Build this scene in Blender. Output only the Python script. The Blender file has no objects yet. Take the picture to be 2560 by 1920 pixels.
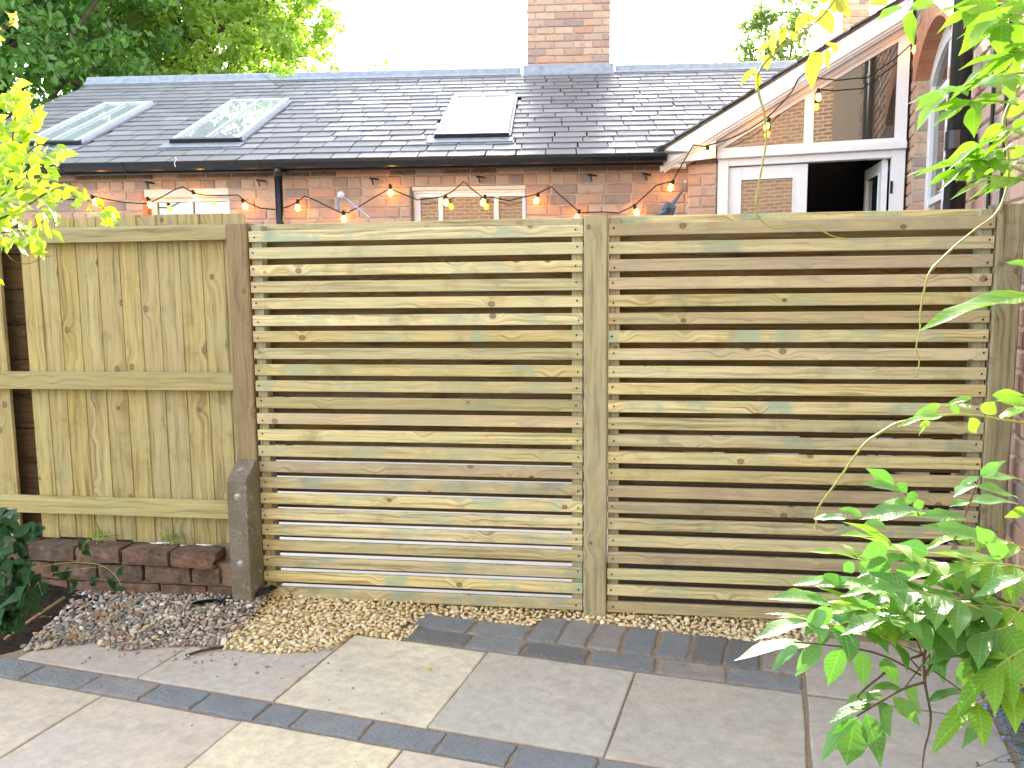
import bpy, bmesh, math, random
import numpy as np
from mathutils import Vector, Matrix

R = math.radians
S = bpy.context.scene
COL = S.collection

# ------------------------------------------------------------------ camera, sky, sun, exposure
cam_data = bpy.data.cameras.new('camera')
cam = bpy.data.objects.new('camera', cam_data)
COL.objects.link(cam)
cam.location = (0, 0, 1.4525)
cam.rotation_mode = 'QUATERNION'
cam.rotation_quaternion = (Matrix.Rotation(R(90) - 0.115, 3, 'X') @ Matrix.Rotation(-0.0096, 3, 'Z')).to_quaternion()
cam_data.sensor_width = 36
cam_data.lens = 28.71
cam_data.clip_start = 0.05
cam_data.clip_end = 600
S.camera = cam

SUN_EL, SUN_AZ = R(19), R(6)          # sun low behind the house, a little right of straight ahead
world = bpy.data.worlds.new('World')
S.world = world
world.use_nodes = True
wn = world.node_tree
wn.nodes.clear()
w_out = wn.nodes.new('ShaderNodeOutputWorld')
w_bg = wn.nodes.new('ShaderNodeBackground')
w_sky = wn.nodes.new('ShaderNodeTexSky')
w_sky.sky_type = 'NISHITA'
w_sky.sun_disc = False
w_sky.sun_elevation = SUN_EL
w_sky.sun_rotation = SUN_AZ
w_sky.dust_density = 1.5
w_hs = wn.nodes.new('ShaderNodeHueSaturation')
w_hs.inputs['Saturation'].default_value = 0.48      # thin high cloud whitens the sky
wn.links.new(w_sky.outputs[0], w_hs.inputs['Color'])
wn.links.new(w_hs.outputs[0], w_bg.inputs['Color'])
w_bg.inputs['Strength'].default_value = 0.15
wn.links.new(w_bg.outputs[0], w_out.inputs['Surface'])

sun_data = bpy.data.lights.new('sun', 'SUN')
sun_data.energy = 2.2
sun_data.angle = R(0.5)
sun_data.color = (1.0, 0.86, 0.62)
sun = bpy.data.objects.new('sun', sun_data)
COL.objects.link(sun)
sd = Vector((math.sin(SUN_AZ) * math.cos(SUN_EL), math.cos(SUN_AZ) * math.cos(SUN_EL), math.sin(SUN_EL)))
sun.rotation_mode = 'QUATERNION'
sun.rotation_quaternion = sd.to_track_quat('Z', 'Y')
sun.location = (4, 30, 14)

S.view_settings.view_transform = 'Standard'
S.view_settings.look = 'None'
S.view_settings.gamma = 1
S.view_settings.use_curve_mapping = False
S.view_settings.exposure = 2.95
S.render.engine = 'CYCLES'
S.cycles.max_bounces = 8
S.cycles.transparent_max_bounces = 8

# ------------------------------------------------------------------ helpers
def tag(o, label=None, cat=None, group=None, kind=None):
    if label: o['label'] = label
    if cat: o['category'] = cat
    if group: o['group'] = group
    if kind: o['kind'] = kind
    return o

def empty(name, loc=(0, 0, 0), ang=0.0):
    o = bpy.data.objects.new(name, None)
    o.empty_display_size = 0.1
    o.location = loc
    o.rotation_euler = (0, 0, -R(ang))
    COL.objects.link(o)
    return o

def link(name, me, parent=None):
    o = bpy.data.objects.new(name, me)
    COL.objects.link(o)
    if parent: o.parent = parent
    return o

class MB:
    """collects boxes, tubes and polygons, then links them as one mesh object"""
    def __init__(self): self.v = []; self.f = []; self.sm = False
    def add(self, v, f):
        n = len(self.v); self.v += [tuple(p) for p in v]; self.f += [tuple(i + n for i in q) for q in f]; return self
    def box(self, x0, x1, y0, y1, z0, z1, b=0.0):
        if b <= 0:
            v = [(x0,y0,z0),(x1,y0,z0),(x1,y1,z0),(x0,y1,z0),(x0,y0,z1),(x1,y0,z1),(x1,y1,z1),(x0,y1,z1)]
            return self.add(v, [(0,3,2,1),(4,5,6,7),(0,1,5,4),(1,2,6,5),(2,3,7,6),(3,0,4,7)])
        # box with every edge chamfered
        c = []
        idx = {}
        for sx in (0, 1):
            for sy in (0, 1):
                for sz in (0, 1):
                    for ax in range(3):
                        p = [(x0 + b, x1 - b)[sx], (y0 + b, y1 - b)[sy], (z0 + b, z1 - b)[sz]]
                        p[ax] = ((x0, x1)[sx], (y0, y1)[sy], (z0, z1)[sz])[ax]
                        idx[(sx, sy, sz, ax)] = len(c); c.append(tuple(p))
        f = []
        for s in (0, 1):
            q = [idx[(s, a, d, 0)] for a, d in ((0,0),(1,0),(1,1),(0,1))]; f.append(q if s else q[::-1])
            q = [idx[(a, s, d, 1)] for a, d in ((0,0),(0,1),(1,1),(1,0))]; f.append(q if s else q[::-1])
            q = [idx[(a, d, s, 2)] for a, d in ((0,0),(1,0),(1,1),(0,1))]; f.append(q if s else q[::-1])
        for s in (0, 1):
            for t in (0, 1):
                q = [idx[(s,t,0,0)], idx[(s,t,1,0)], idx[(s,t,1,1)], idx[(s,t,0,1)]]; f.append(q if (s != t) else q[::-1])
                q = [idx[(s,0,t,0)], idx[(s,1,t,0)], idx[(s,1,t,2)], idx[(s,0,t,2)]]; f.append(q if (s == t) else q[::-1])
                q = [idx[(0,s,t,1)], idx[(1,s,t,1)], idx[(1,s,t,2)], idx[(0,s,t,2)]]; f.append(q if (s != t) else q[::-1])
        for sx in (0, 1):
            for sy in (0, 1):
                for sz in (0, 1):
                    q = [idx[(sx,sy,sz,a)] for a in range(3)]
                    f.append(q if (sx + sy + sz) % 2 else q[::-1])
        return self.add(c, f)
    def prism(self, poly, d0, d1, axis='y'):
        """extrude a 2D outline: axis y -> (x,z) outline, axis x -> (y,z), axis z -> (x,y)"""
        n = len(poly)
        def P(a, b, d): return {'y': (a, d, b), 'x': (d, a, b), 'z': (a, b, d)}[axis]
        v = [P(a, b, d0) for a, b in poly] + [P(a, b, d1) for a, b in poly]
        f = [tuple(range(n)), tuple(range(2 * n - 1, n - 1, -1))]
        for i in range(n):
            j = (i + 1) % n; f.append((i, i + n, j + n, j))
        return self.add(v, f)
    def tube(self, pts, r, seg=6, cap=True):
        pts = [Vector(p) for p in pts]
        n = len(pts)
        rad = r if isinstance(r, (list, tuple)) else [r] * n
        base = len(self.v); up = None
        for i, p in enumerate(pts):
            d = (pts[min(i + 1, n - 1)] - pts[max(i - 1, 0)])
            d = d.normalized() if d.length > 1e-9 else Vector((0, 0, 1))
            if up is None: up = Vector((0, 0, 1)) if abs(d.z) < .9 else Vector((1, 0, 0))
            a = d.cross(up)
            if a.length < 1e-6: a = d.orthogonal()
            a.normalize(); up = a.cross(d).normalized()
            for k in range(seg):
                t = 2 * math.pi * k / seg
                self.v.append(tuple(p + (a * math.cos(t) + up * math.sin(t)) * rad[i]))
        for i in range(n - 1):
            for k in range(seg):
                k2 = (k + 1) % seg
                self.f.append((base + i * seg + k, base + i * seg + k2, base + (i + 1) * seg + k2, base + (i + 1) * seg + k))
        if cap:
            self.f.append(tuple(base + k for k in range(seg))[::-1])
            self.f.append(tuple(base + (n - 1) * seg + k for k in range(seg)))
        return self
    def lathe(self, prof, seg=12, org=(0, 0, 0)):
        base = len(self.v)
        for r, z in prof:
            for k in range(seg):
                t = 2 * math.pi * k / seg
                self.v.append((org[0] + r * math.cos(t), org[1] + r * math.sin(t), org[2] + z))
        for i in range(len(prof) - 1):
            for k in range(seg):
                k2 = (k + 1) % seg
                self.f.append((base + i * seg + k, base + i * seg + k2, base + (i + 1) * seg + k2, base + (i + 1) * seg + k))
        self.f.append(tuple(base + k for k in range(seg))[::-1])
        self.f.append(tuple(base + (len(prof) - 1) * seg + k for k in range(seg)))
        return self
    def mesh(self, name, mat=None, smooth=False):
        me = bpy.data.meshes.new(name)
        me.from_pydata(self.v, [], self.f)
        bm = bmesh.new(); bm.from_mesh(me); bmesh.ops.recalc_face_normals(bm, faces=bm.faces); bm.to_mesh(me); bm.free()
        if mat: me.materials.append(mat)
        if smooth: me.polygons.foreach_set('use_smooth', [True] * len(me.polygons))
        me.update()
        return me
    def build(self, name, mat, parent=None, smooth=False):
        return link(name, self.mesh(name, mat, smooth), parent)

def np_mesh(name, V, Fq, mat, parent=None, smooth=False):
    """one mesh from numpy arrays, all faces with the same corner count"""
    me = bpy.data.meshes.new(name)
    V = np.asarray(V, np.float32); Fq = np.asarray(Fq, np.int32)
    k = Fq.shape[1]
    me.vertices.add(len(V)); me.vertices.foreach_set('co', V.ravel())
    me.loops.add(Fq.size); me.loops.foreach_set('vertex_index', Fq.ravel())
    me.polygons.add(len(Fq)); me.polygons.foreach_set('loop_start', np.arange(0, Fq.size, k, dtype=np.int32))
    if smooth: me.polygons.foreach_set('use_smooth', np.ones(len(Fq), bool))
    me.update(calc_edges=True)
    me.materials.append(mat)
    return link(name, me, parent)

# ------------------------------------------------------------------ materials
class NT:
    def __init__(self, name):
        self.m = bpy.data.materials.new(name); self.m.use_nodes = True
        self.t = self.m.node_tree; self.t.nodes.clear()
        self.out = self.t.nodes.new('ShaderNodeOutputMaterial')
    def n(self, typ, **kw):
        x = self.t.nodes.new('ShaderNode' + typ)
        for k, v in kw.items():
            if hasattr(x, k) and k not in x.inputs: setattr(x, k, v)
        return x
    def set(self, node, key, val):
        s = node.inputs[key]
        if isinstance(val, bpy.types.NodeSocket): self.t.links.new(val, s)
        elif val is not None:
            if hasattr(s.default_value, '__len__') and not isinstance(val, str) and len(s.default_value) == 4 and len(val) == 3: val = (*val, 1)
            s.default_value = val
    def math(self, op, a, b=None, c=None, clamp=False):
        x = self.n('Math'); x.operation = op; x.use_clamp = clamp
        self.set(x, 0, a)
        if b is not None: self.set(x, 1, b)
        if c is not None: self.set(x, 2, c)
        return x.outputs[0]
    def vmath(self, op, a, b=None):
        x = self.n('VectorMath'); x.operation = op
        self.set(x, 0, a)
        if b is not None: self.set(x, 1, b)
        return x.outputs[0]
    def noise(self, vec, scale, detail=4, rough=.55, dist=0.0):
        x = self.n('TexNoise'); self.set(x, 'Vector', vec); self.set(x, 'Scale', scale); self.set(x, 'Detail', detail); self.set(x, 'Roughness', rough); self.set(x, 'Distortion', dist)
        return x.outputs['Fac']
    def ramp(self, fac, stops, interp='LINEAR'):
        x = self.n('ValToRGB'); cr = x.color_ramp; cr.interpolation = interp
        while len(cr.elements) < len(stops): cr.elements.new(.5)
        for e, (p, c) in zip(cr.elements, stops):
            e.position = p; e.color = (*c, 1) if hasattr(c, '__len__') else (c, c, c, 1)
        self.set(x, 'Fac', fac)
        return x.outputs[0]
    def mix(self, fac, a, b, mode='MIX'):
        x = self.n('Mix'); x.data_type = 'RGBA'; x.blend_type = mode
        self.set(x, 0, fac); self.set(x, 6, a); self.set(x, 7, b)
        return x.outputs[2]
    def rng(self, v, a, b, c, d, smooth=False):
        x = self.n('MapRange'); x.interpolation_type = 'SMOOTHSTEP' if smooth else 'LINEAR'
        for i, q in enumerate((v, a, b, c, d)): self.set(x, i, q)
        return x.outputs[0]
    def coord(self, spread=31.0):
        tc = self.n('TexCoord'); oi = self.n('ObjectInfo')
        off = self.n('CombineXYZ')
        for i, k in enumerate((1.0, 1.7, .63)):
            self.set(off, i, self.math('MULTIPLY', oi.outputs['Random'], spread * k))
        return self.vmath('ADD', tc.outputs['Object'], off.outputs[0]), oi
    def bump(self, h, strength=.3, dist=.002):
        x = self.n('Bump'); self.set(x, 'Height', h); self.set(x, 'Strength', strength); self.set(x, 'Distance', dist)
        return x.outputs[0]
    def principled(self, color, rough=.7, normal=None, spec=.4, metallic=0.0, **kw):
        b = self.n('BsdfPrincipled')
        self.set(b, 'Base Color', color); self.set(b, 'Roughness', rough); self.set(b, 'Specular IOR Level', spec); self.set(b, 'Metallic', metallic)
        if normal is not None: self.set(b, 'Normal', normal)
        for k, v in kw.items(): self.set(b, k.replace('_', ' '), v)
        return b
    def done(self, shader):
        self.t.links.new(shader.outputs[0] if hasattr(shader, 'outputs') else shader, self.out.inputs['Surface'])
        return self.m

def m_plain(name, col, rough=.6, spec=.4, metallic=0.0, grain=.12, scale=60, bump=.15):
    t = NT(name); v, oi = t.coord()
    nz = t.noise(v, scale, 5)
    lo = tuple(c * (1 - grain) for c in col); hi = tuple(min(1, c * (1 + grain)) for c in col)
    c = t.ramp(nz, [(.3, lo), (.7, hi)])
    return t.done(t.principled(c, rough, t.bump(nz, bump, .002), spec, metallic))

def m_wood(name, light, dark, axis='x', green=0.0, stain=0.0, knot=1.0, var=.16, grain_scale=1.0, rough=.75, knot_scale=5.2, knot_size=1.0, mixv=.5, grey=0.0):
    """sawn softwood: grain along one axis, knots, green preservative blooms"""
    t = NT(name); v, oi = t.coord(23.0)
    sep = t.n('SeparateXYZ'); t.set(sep, 0, v)
    X, Y, Z = sep.outputs
    along, across, third = (X, Z, Y) if axis == 'x' else (Z, X, Y)
    kv = t.n('CombineXYZ'); t.set(kv, 0, along); t.set(kv, 1, t.math('MULTIPLY', across, 1.25)); t.set(kv, 2, t.math('MULTIPLY', oi.outputs['Random'], 50.0))
    vo = t.n('TexVoronoi'); vo.voronoi_dimensions = '3D'; t.set(vo, 'Vector', kv.outputs[0]); t.set(vo, 'Scale', knot_scale)
    d = vo.outputs['Distance']
    near = t.rng(d, .0, .42, 1.0, 0.0, True)
    low = t.noise(v, 3.0, 2)
    gy = t.math('ADD', across, t.math('MULTIPLY', near, .030 * knot))
    gy = t.math('ADD', gy, t.math('MULTIPLY', low, .034))
    gv = t.n('CombineXYZ'); t.set(gv, 0, t.math('MULTIPLY', along, 1.1)); t.set(gv, 1, t.math('MULTIPLY', gy, 34.0 * grain_scale)); t.set(gv, 2, t.math('MULTIPLY', third, 10.0))
    g1 = t.noise(gv.outputs[0], 2.2, 5, .6)
    fv = t.n('CombineXYZ'); t.set(fv, 0, t.math('MULTIPLY', along, 6.0)); t.set(fv, 1, t.math('MULTIPLY', gy, 260.0)); t.set(fv, 2, third)
    g2 = t.noise(fv.outputs[0], 1.5, 3, .6)
    c = t.ramp(t.math('ADD', t.math('MULTIPLY', g1, .78), t.math('MULTIPLY', g2, .22)), [(.37, tuple(.8 * a for a in dark)), (.47, tuple((a * .45 + b * .55) for a, b in zip(dark, light))), (.60, light)])
    # broad blooms of preservative and damp
    bl = t.noise(v, 4.5, 4, .6)
    if green > 0:
        gm = t.math('MULTIPLY', t.rng(bl, .47, .66, 0, 1, True), t.rng(oi.outputs['Random'], 0, 1, .1, green))
        gm = t.math('MAXIMUM', gm, t.math('MULTIPLY', t.rng(t.math('FRACT', t.math('MULTIPLY', oi.outputs['Random'], 11.9)), .72, 1.0, 0, .5 * green), t.rng(bl, .35, .6, .35, 1)))
        c = t.mix(gm, c, (.31, .44, .32))
    if stain > 0:
        sm = t.math('MULTIPLY', t.rng(t.noise(v, 7.0, 4, .65), .52, .74, 0, 1, True), stain)
        c = t.mix(sm, c, tuple(q * .42 for q in dark))
    rg = t.math('FRACT', t.math('MULTIPLY', oi.outputs['Random'], 7.31))
    c = t.mix(t.rng(rg, 0, 1, 0, mixv), c, tuple(a * .55 + b * .3 for a, b in zip(dark, light)))
    if grey > 0:
        c = t.mix(t.math('MULTIPLY', t.rng(t.math('FRACT', t.math('MULTIPLY', oi.outputs['Random'], 17.3)), .70, .9, 0, grey), t.rng(bl, .3, .55, .4, 1)), c, (.36, .285, .215))
    ring = t.ramp(t.math('DIVIDE', d, knot_size), [(.0, (.13, .075, .035)), (.03, (.25, .16, .085)), (.05, (.21, .13, .065)), (.062, (.085, .05, .025)), (.085, (.3, .22, .12))])
    if knot > 0:
        pick = t.math('GREATER_THAN', vo.outputs['Color'], .2)
        km = t.math('MULTIPLY', t.rng(d, .06 * knot_size, .095 * knot_size, 1.0, 0.0, True), pick)
        c = t.mix(t.math('MULTIPLY', km, .85), c, ring)
    hv = t.n('HueSaturation'); t.set(hv, 'Color', c); t.set(hv, 'Value', t.rng(t.math('FRACT', t.math('MULTIPLY', oi.outputs['Random'], 3.77)), 0, 1, 1 - var, 1 + var))
    t.set(hv, 'Saturation', t.rng(t.math('FRACT', t.math('MULTIPLY', oi.outputs['Random'], 5.13)), 0, 1, .82, 1.08))
    h = t.math('ADD', t.math('MULTIPLY', g1, .5), t.math('MULTIPLY', g2, .5))
    return t.done(t.principled(hv.outputs[0], rough, t.bump(h, .35, .0015), .3))

def piece_rand(t):
    """a random number per piece, whether it is an object or one island of a joined mesh"""
    oi = t.n('ObjectInfo'); ge = t.n('NewGeometry')
    return t.math('FRACT', t.math('ADD', oi.outputs['Random'], ge.outputs['Random Per Island']))

def m_brick(name, stops, dirt=0.0, rough=.9):
    t = NT(name); v, oi = t.coord()
    r = piece_rand(t)
    c = t.ramp(r, stops)
    n1 = t.noise(v, 22, 5, .65); n2 = t.noise(v, 160, 3, .6)
    c = t.mix(t.rng(n1, .3, .75, .0, .38), c, (.50, .40, .32))
    c = t.mix(t.rng(n2, .55, .8, .0, .5), c, (.10, .07, .06))
    n3 = t.noise(v, 9, 3)
    c = t.mix(t.rng(n3, .58, .75, 0, .45), c, (.16, .11, .10))
    if dirt: c = t.mix(t.rng(t.noise(v, 13, 6, .7), .38, .62, 0, dirt), c, (.06, .052, .038))
    h = t.math('ADD', t.math('MULTIPLY', n1, .7), t.math('MULTIPLY', n2, .3))
    return t.done(t.principled(c, rough, t.bump(h, .6, .004), .25))

def m_leaf(name, col, col2, trans=.45, rough=.38, spec=.45, under=None, veins=False):
    t = NT(name); oi = t.n('ObjectInfo'); ge = t.n('NewGeometry')
    r = t.math('FRACT', t.math('ADD', oi.outputs['Random'], ge.outputs['Random Per Island']))
    tc = t.n('TexCoord'); nz = t.noise(tc.outputs['Object'], 35, 3)
    c = t.mix(r, col, col2)
    c = t.mix(t.rng(nz, .35, .7, 0, .35), c, tuple(q * .7 for q in col))
    hgt = nz
    if veins:
        sp = t.n('SeparateXYZ'); t.set(sp, 0, tc.outputs['Object']); ay = t.math('ABSOLUTE', sp.outputs[1])
        wv = t.math('SINE', t.math('MULTIPLY', t.math('SUBTRACT', sp.outputs[0], t.math('MULTIPLY', ay, .9)), 58.0))
        vm = t.math('POWER', t.math('MULTIPLY_ADD', wv, .5, .5), 6.0)
        mid = t.rng(ay, .004, .014, 1.0, 0.0, True)
        vv = t.math('MAXIMUM', t.math('MULTIPLY', vm, .55), mid)
        c = t.mix(t.math('MULTIPLY', vv, .5), c, tuple(min(1, q * 1.7 + .05) for q in col))
        hgt = t.math('SUBTRACT', t.math('MULTIPLY', nz, .25), t.math('MULTIPLY_ADD', wv, -.3, vv))
    if under: c = t.mix(ge.outputs['Backfacing'], c, under)
    b = t.principled(c, rough, t.bump(hgt, .3 if veins else .12, .0025), spec)
    tr = t.n('BsdfTranslucent'); t.set(tr, 'Color', t.mix(1.0, c, (1.25, 1.5, .55), 'MULTIPLY'))
    mx = t.n('MixShader'); t.set(mx, 0, trans); t.t.links.new(b.outputs[0], mx.inputs[1]); t.t.links.new(tr.outputs[0], mx.inputs[2])
    return t.done(mx)

def m_slab(name):
    t = NT(name); v, oi = t.coord()
    a = t.noise(v, 2.0, 4, .6, .6); b = t.noise(v, 26, 7, .72); f = t.noise(v, 210, 3, .6); e = t.noise(v, 7, 5, .65)
    c = t.mix(t.rng(a, .42, .68, 0, .5), oi.outputs['Color'], (.46, .44, .40))
    st = t.noise(t.vmath('MULTIPLY', v, (1.0, 3.2, 1.0)), 2.6, 4, .6, .8)
    c = t.mix(t.rng(st, .5, .72, 0, .45), c, (.58, .50, .37))
    c = t.mix(t.rng(e, .52, .75, 0, .4), c, (.27, .24, .20))
    c = t.mix(t.rng(b, .35, .62, .34, 0), c, (.19, .165, .135))
    c = t.mix(t.rng(b, .58, .75, 0, .35), c, (.60, .55, .46))
    c = t.mix(t.rng(f, .60, .80, 0, .55), c, (.66, .62, .55))
    c = t.mix(t.rng(f, .24, .36, .5, 0), c, (.12, .10, .085))
    h = t.math('ADD', t.math('MULTIPLY', a, .5), t.math('ADD', t.math('MULTIPLY', b, .5), t.math('MULTIPLY', f, .12)))
    return t.done(t.principled(c, .8, t.bump(h, .55, .005), .35))

def m_block(name):
    t = NT(name); v, oi = t.coord()
    a = t.noise(v, 14, 5, .65); b = t.noise(v, 90, 4, .65)
    f = t.noise(v, 260, 3, .6)
    c = t.mix(t.rng(a, .3, .7, 0, .5), oi.outputs['Color'], (.13, .137, .15))
    c = t.mix(t.rng(b, .52, .78, 0, .5), c, (.33, .32, .31))
    c = t.mix(t.rng(f, .62, .8, 0, .5), c, (.42, .40, .37))
    return t.done(t.principled(c, .62, t.bump(t.math('ADD', a, t.math('MULTIPLY', b, .7)), 1.0, .012), .4))

def m_stones(name, stops):
    t = NT(name); ge = t.n('NewGeometry'); tc = t.n('TexCoord')
    c = t.ramp(ge.outputs['Random Per Island'], stops)
    n = t.noise(tc.outputs['Object'], 120, 4)
    c = t.mix(t.rng(n, .35, .7, 0, .28), c, (.2, .16, .12))
    return t.done(t.principled(c, .75, t.bump(n, .4, .002), .35))

def m_slate(name):
    t = NT(name); v, oi = t.coord()
    r = piece_rand(t)
    c = t.ramp(r, [(0, (.14, .14, .148)), (.25, (.19, .19, .20)), (.45, (.16, .152, .16)), (.7, (.225, .22, .228)), (.85, (.175, .17, .178)), (1, (.28, .275, .28))])
    a = t.noise(v, 16, 5, .65); b = t.noise(v, 110, 3)
    c = t.mix(t.rng(a, .45, .75, 0, .5), c, (.21, .195, .20))
    c = t.mix(t.rng(b, .6, .8, 0, .35), c, (.30, .29, .27))
    rg = t.rng(t.math('FRACT', t.math('MULTIPLY', r, 5.7)), 0, 1, .38, .60)
    return t.done(t.principled(c, rg, t.bump(a, .45, .003), .5))

def m_wallbrick(name):
    t = NT(name); tc = t.n('TexCoord'); v = t.vmath('MULTIPLY', tc.outputs['Object'], (1, 1, 1))
    sp = t.n('SeparateXYZ'); t.set(sp, 0, v); cb = t.n('CombineXYZ'); t.set(cb, 0, sp.outputs[0]); t.set(cb, 1, sp.outputs[2])
    b = t.n('TexBrick'); t.set(b, 'Vector', cb.outputs[0]); t.set(b, 'Scale', 1.0); t.set(b, 'Brick Width', .23); t.set(b, 'Row Height', .085); t.set(b, 'Mortar Size', .013)
    t.set(b, 'Color1', (.33, .18, .115)); t.set(b, 'Color2', (.20, .115, .085)); t.set(b, 'Mortar', (.46, .40, .32))
    return t.done(t.principled(b.outputs['Color'], .9))

def m_glass(name, col, ior=1.8, rough=.015):
    t = NT(name)
    tc = t.n('TexCoord'); n = t.noise(tc.outputs['Object'], 3.0, 2)
    b = t.principled(col, rough, t.bump(n, .02, .01), .5, IOR=ior)
    return t.done(b)

M = {}
M['slat'] = m_wood('slat_wood', (.70, .65, .365), (.345, .28, .115), 'x', green=1.2, stain=.45, var=.22, grain_scale=1.2, knot_scale=6.0, knot_size=1.25, grey=.55)
M['back_slat'] = m_wood('shaded_back_slat_wood', (.22, .135, .043), (.07, .044, .016), 'x', green=.2, stain=.5)  # browner wood, darkened further so the gaps look deep in shade
M['batten'] = m_wood('batten_wood', (.46, .43, .27), (.25, .21, .11), 'z', green=.6, stain=.2)
M['post_mid'] = m_wood('post_wood', (.42, .38, .20), (.27, .235, .115), 'z', green=.15, stain=.25, grain_scale=.8)
M['post_brown'] = m_wood('brown_post_wood', (.35, .285, .17), (.17, .13, .075), 'z', stain=.6, grain_scale=.8)
M['post_moss'] = m_wood('mossy_post_wood', (.37, .325, .18), (.12, .10, .05), 'z', green=.3, stain=1.0, grain_scale=.8)
M['board'] = m_wood('feather_edge_wood', (.47, .405, .175), (.265, .215, .085), 'z', green=.15, stain=.4, var=.05, grain_scale=.8, knot_scale=6.0, knot_size=1.35, mixv=.15)
M['rail'] = m_wood('rail_wood', (.46, .415, .205), (.29, .25, .11), 'x', green=.15, stain=.15, knot=.6)
M['old_board'] = m_wood('weathered_board_wood', (.16, .105, .05), (.07, .045, .02), 'x', stain=.6)
M['gravel_board'] = m_wood('gravel_board_wood', (.27, .20, .11), (.14, .10, .05), 'x', stain=.5)
M['mortar'] = m_plain('lime_mortar', (.52, .42, .32), .95, .2, grain=.25, scale=40, bump=.5)
M['brick'] = m_brick('soft_red_brick', [(0, (.53, .29, .20)), (.2, (.52, .345, .255)), (.4, (.57, .42, .32)), (.55, (.46, .32, .26)), (.7, (.53, .28, .195)), (.85, (.35, .26, .23)), (1, (.27, .22, .21))])
M['brick_dark'] = m_brick('shade_dark_brick', [(0, (.10, .07, .055)), (.5, (.15, .09, .06)), (.8, (.22, .12, .07)), (1, (.08, .06, .055))])  # dark brick tone that paints the gutter's shadow on the top course
M['brick_arch'] = m_brick('gauged_red_brick', [(0, (.52, .19, .09)), (.5, (.47, .17, .085)), (1, (.55, .24, .12))])
M['brick_old'] = m_brick('damp_old_brick', [(0, (.11, .06, .045)), (.4, (.17, .075, .05)), (.7, (.085, .06, .048)), (1, (.24, .10, .065))], .85)
M['slate'] = m_slate('roof_slate')
M['lead'] = m_plain('lead_sheet', (.29, .32, .36), .45, .5, .3, grain=.2, scale=14)
M['white'] = m_plain('white_paint', (.82, .83, .85), .42, .45, grain=.03, scale=20, bump=.05)
M['cream'] = m_plain('cream_paint', (.74, .70, .60), .5, .4, grain=.05, scale=20, bump=.05)
M['alu'] = m_plain('pale_aluminium', (.55, .59, .63), .4, .5, .0, grain=.05)
M['black'] = m_plain('black_plastic', (.012, .013, .016), .28, .5, grain=.2, scale=30, bump=.03)
M['cable'] = m_plain('black_rubber', (.015, .014, .013), .6, .4, grain=.2)
M['glass'] = m_glass('window_glass', (.035, .034, .03), 2.3)
M['glass_warm'] = m_glass('warm_window_glass', (.16, .12, .08), 2.0)  # glass with a warm brown base colour
M['glass_roof'] = m_glass('rooflight_glass', (.36, .385, .39), 2.3)  # pale base colour paints in the reflected sky
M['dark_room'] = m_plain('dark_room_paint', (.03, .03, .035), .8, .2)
M['underlay'] = m_plain('roof_underlay', (.03, .03, .033), .9, .2)
M['slab'] = m_slab('riven_sandstone')
M['block'] = m_block('charcoal_paver')
M['joint'] = m_plain('sandy_jointing', (.27, .215, .16), .95, .2, grain=.4, scale=160, bump=.6)
M['gold_bed'] = m_plain('golden_grit', (.42, .31, .15), .95, .2, grain=.35, scale=120, bump=.6)
M['shingle_bed'] = m_plain('shingle_grit', (.18, .15, .125), .95, .2, grain=.5, scale=120, bump=.6)
M['soil'] = m_plain('damp_soil', (.028, .021, .015), .95, .15, grain=.6, scale=50, bump=.8)
M['earth'] = m_plain('earth_and_grass', (.07, .085, .035), .95, .2, grain=.4, scale=3)
M['yard'] = m_plain('pale_yard_paving', (.76, .75, .72), .85, .3, grain=.08, scale=8)
M['gold'] = m_stones('golden_gravel_stone', [(0, (.66, .54, .28)), (.35, (.76, .65, .40)), (.7, (.86, .78, .55)), (1, (.60, .47, .23))])
M['pebble'] = m_stones('mixed_pebble', [(0, (.15, .15, .145)), (.12, (.36, .335, .285)), (.24, (.54, .48, .37)), (.34, (.13, .145, .16)), (.46, (.60, .575, .51)), (.56, (.27, .235, .19)), (.68, (.80, .78, .73)), (.76, (.52, .40, .25)), (.80, (.42, .16, .09)), (.84, (.34, .34, .33)), (1, (.21, .205, .19))])
M['concrete'] = None
M['render_brick'] = m_wallbrick('opposite_brickwork')
M['steel'] = m_plain('galvanised_steel', (.55, .56, .57), .35, .5, .9, grain=.1)
M['screw'] = m_plain('dark_screw', (.03, .028, .025), .5, .4, .4)
M['bark'] = m_plain('tree_bark', (.10, .08, .055), .95, .2, grain=.4, scale=12, bump=.8)
M['twig'] = m_plain('dry_twig', (.30, .22, .13), .85, .2, grain=.3)
M['dark_twig'] = m_plain('dark_twig', (.07, .05, .04), .85, .2, grain=.3)
M['woody'] = m_plain('wisteria_wood', (.11, .085, .05), .8, .3, grain=.4, scale=80)
M['green_stem'] = m_plain('green_stem', (.30, .34, .09), .5, .4, grain=.2)
M['rope_blue'] = m_plain('blue_cord', (.13, .30, .62), .7, .3, grain=.3, scale=200)
M['strap'] = m_plain('grey_webbing', (.14, .17, .23), .8, .3, grain=.3, scale=200)
M['fabric'] = m_plain('black_membrane', (.014, .015, .018), .65, .4, grain=.3, scale=60, bump=.5)
M['planter'] = m_plain('pale_stone', (.50, .52, .56), .9, .2, grain=.2, scale=30)
M['l_wist'] = m_leaf('wisteria_leaf', (.085, .24, .065), (.17, .36, .10), .36, .38, .55, (.28, .38, .17), True)
M['l_lime'] = m_leaf('lime_wisteria_leaf', (.16, .33, .04), (.24, .41, .06), .45, .4, .4, None, True)  # lime colour carries the glow of sun shining through the leaf
M['l_bronze'] = m_leaf('bronze_wisteria_leaf', (.45, .38, .07), (.36, .42, .08), .5, .42, .4, None, True)
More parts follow.
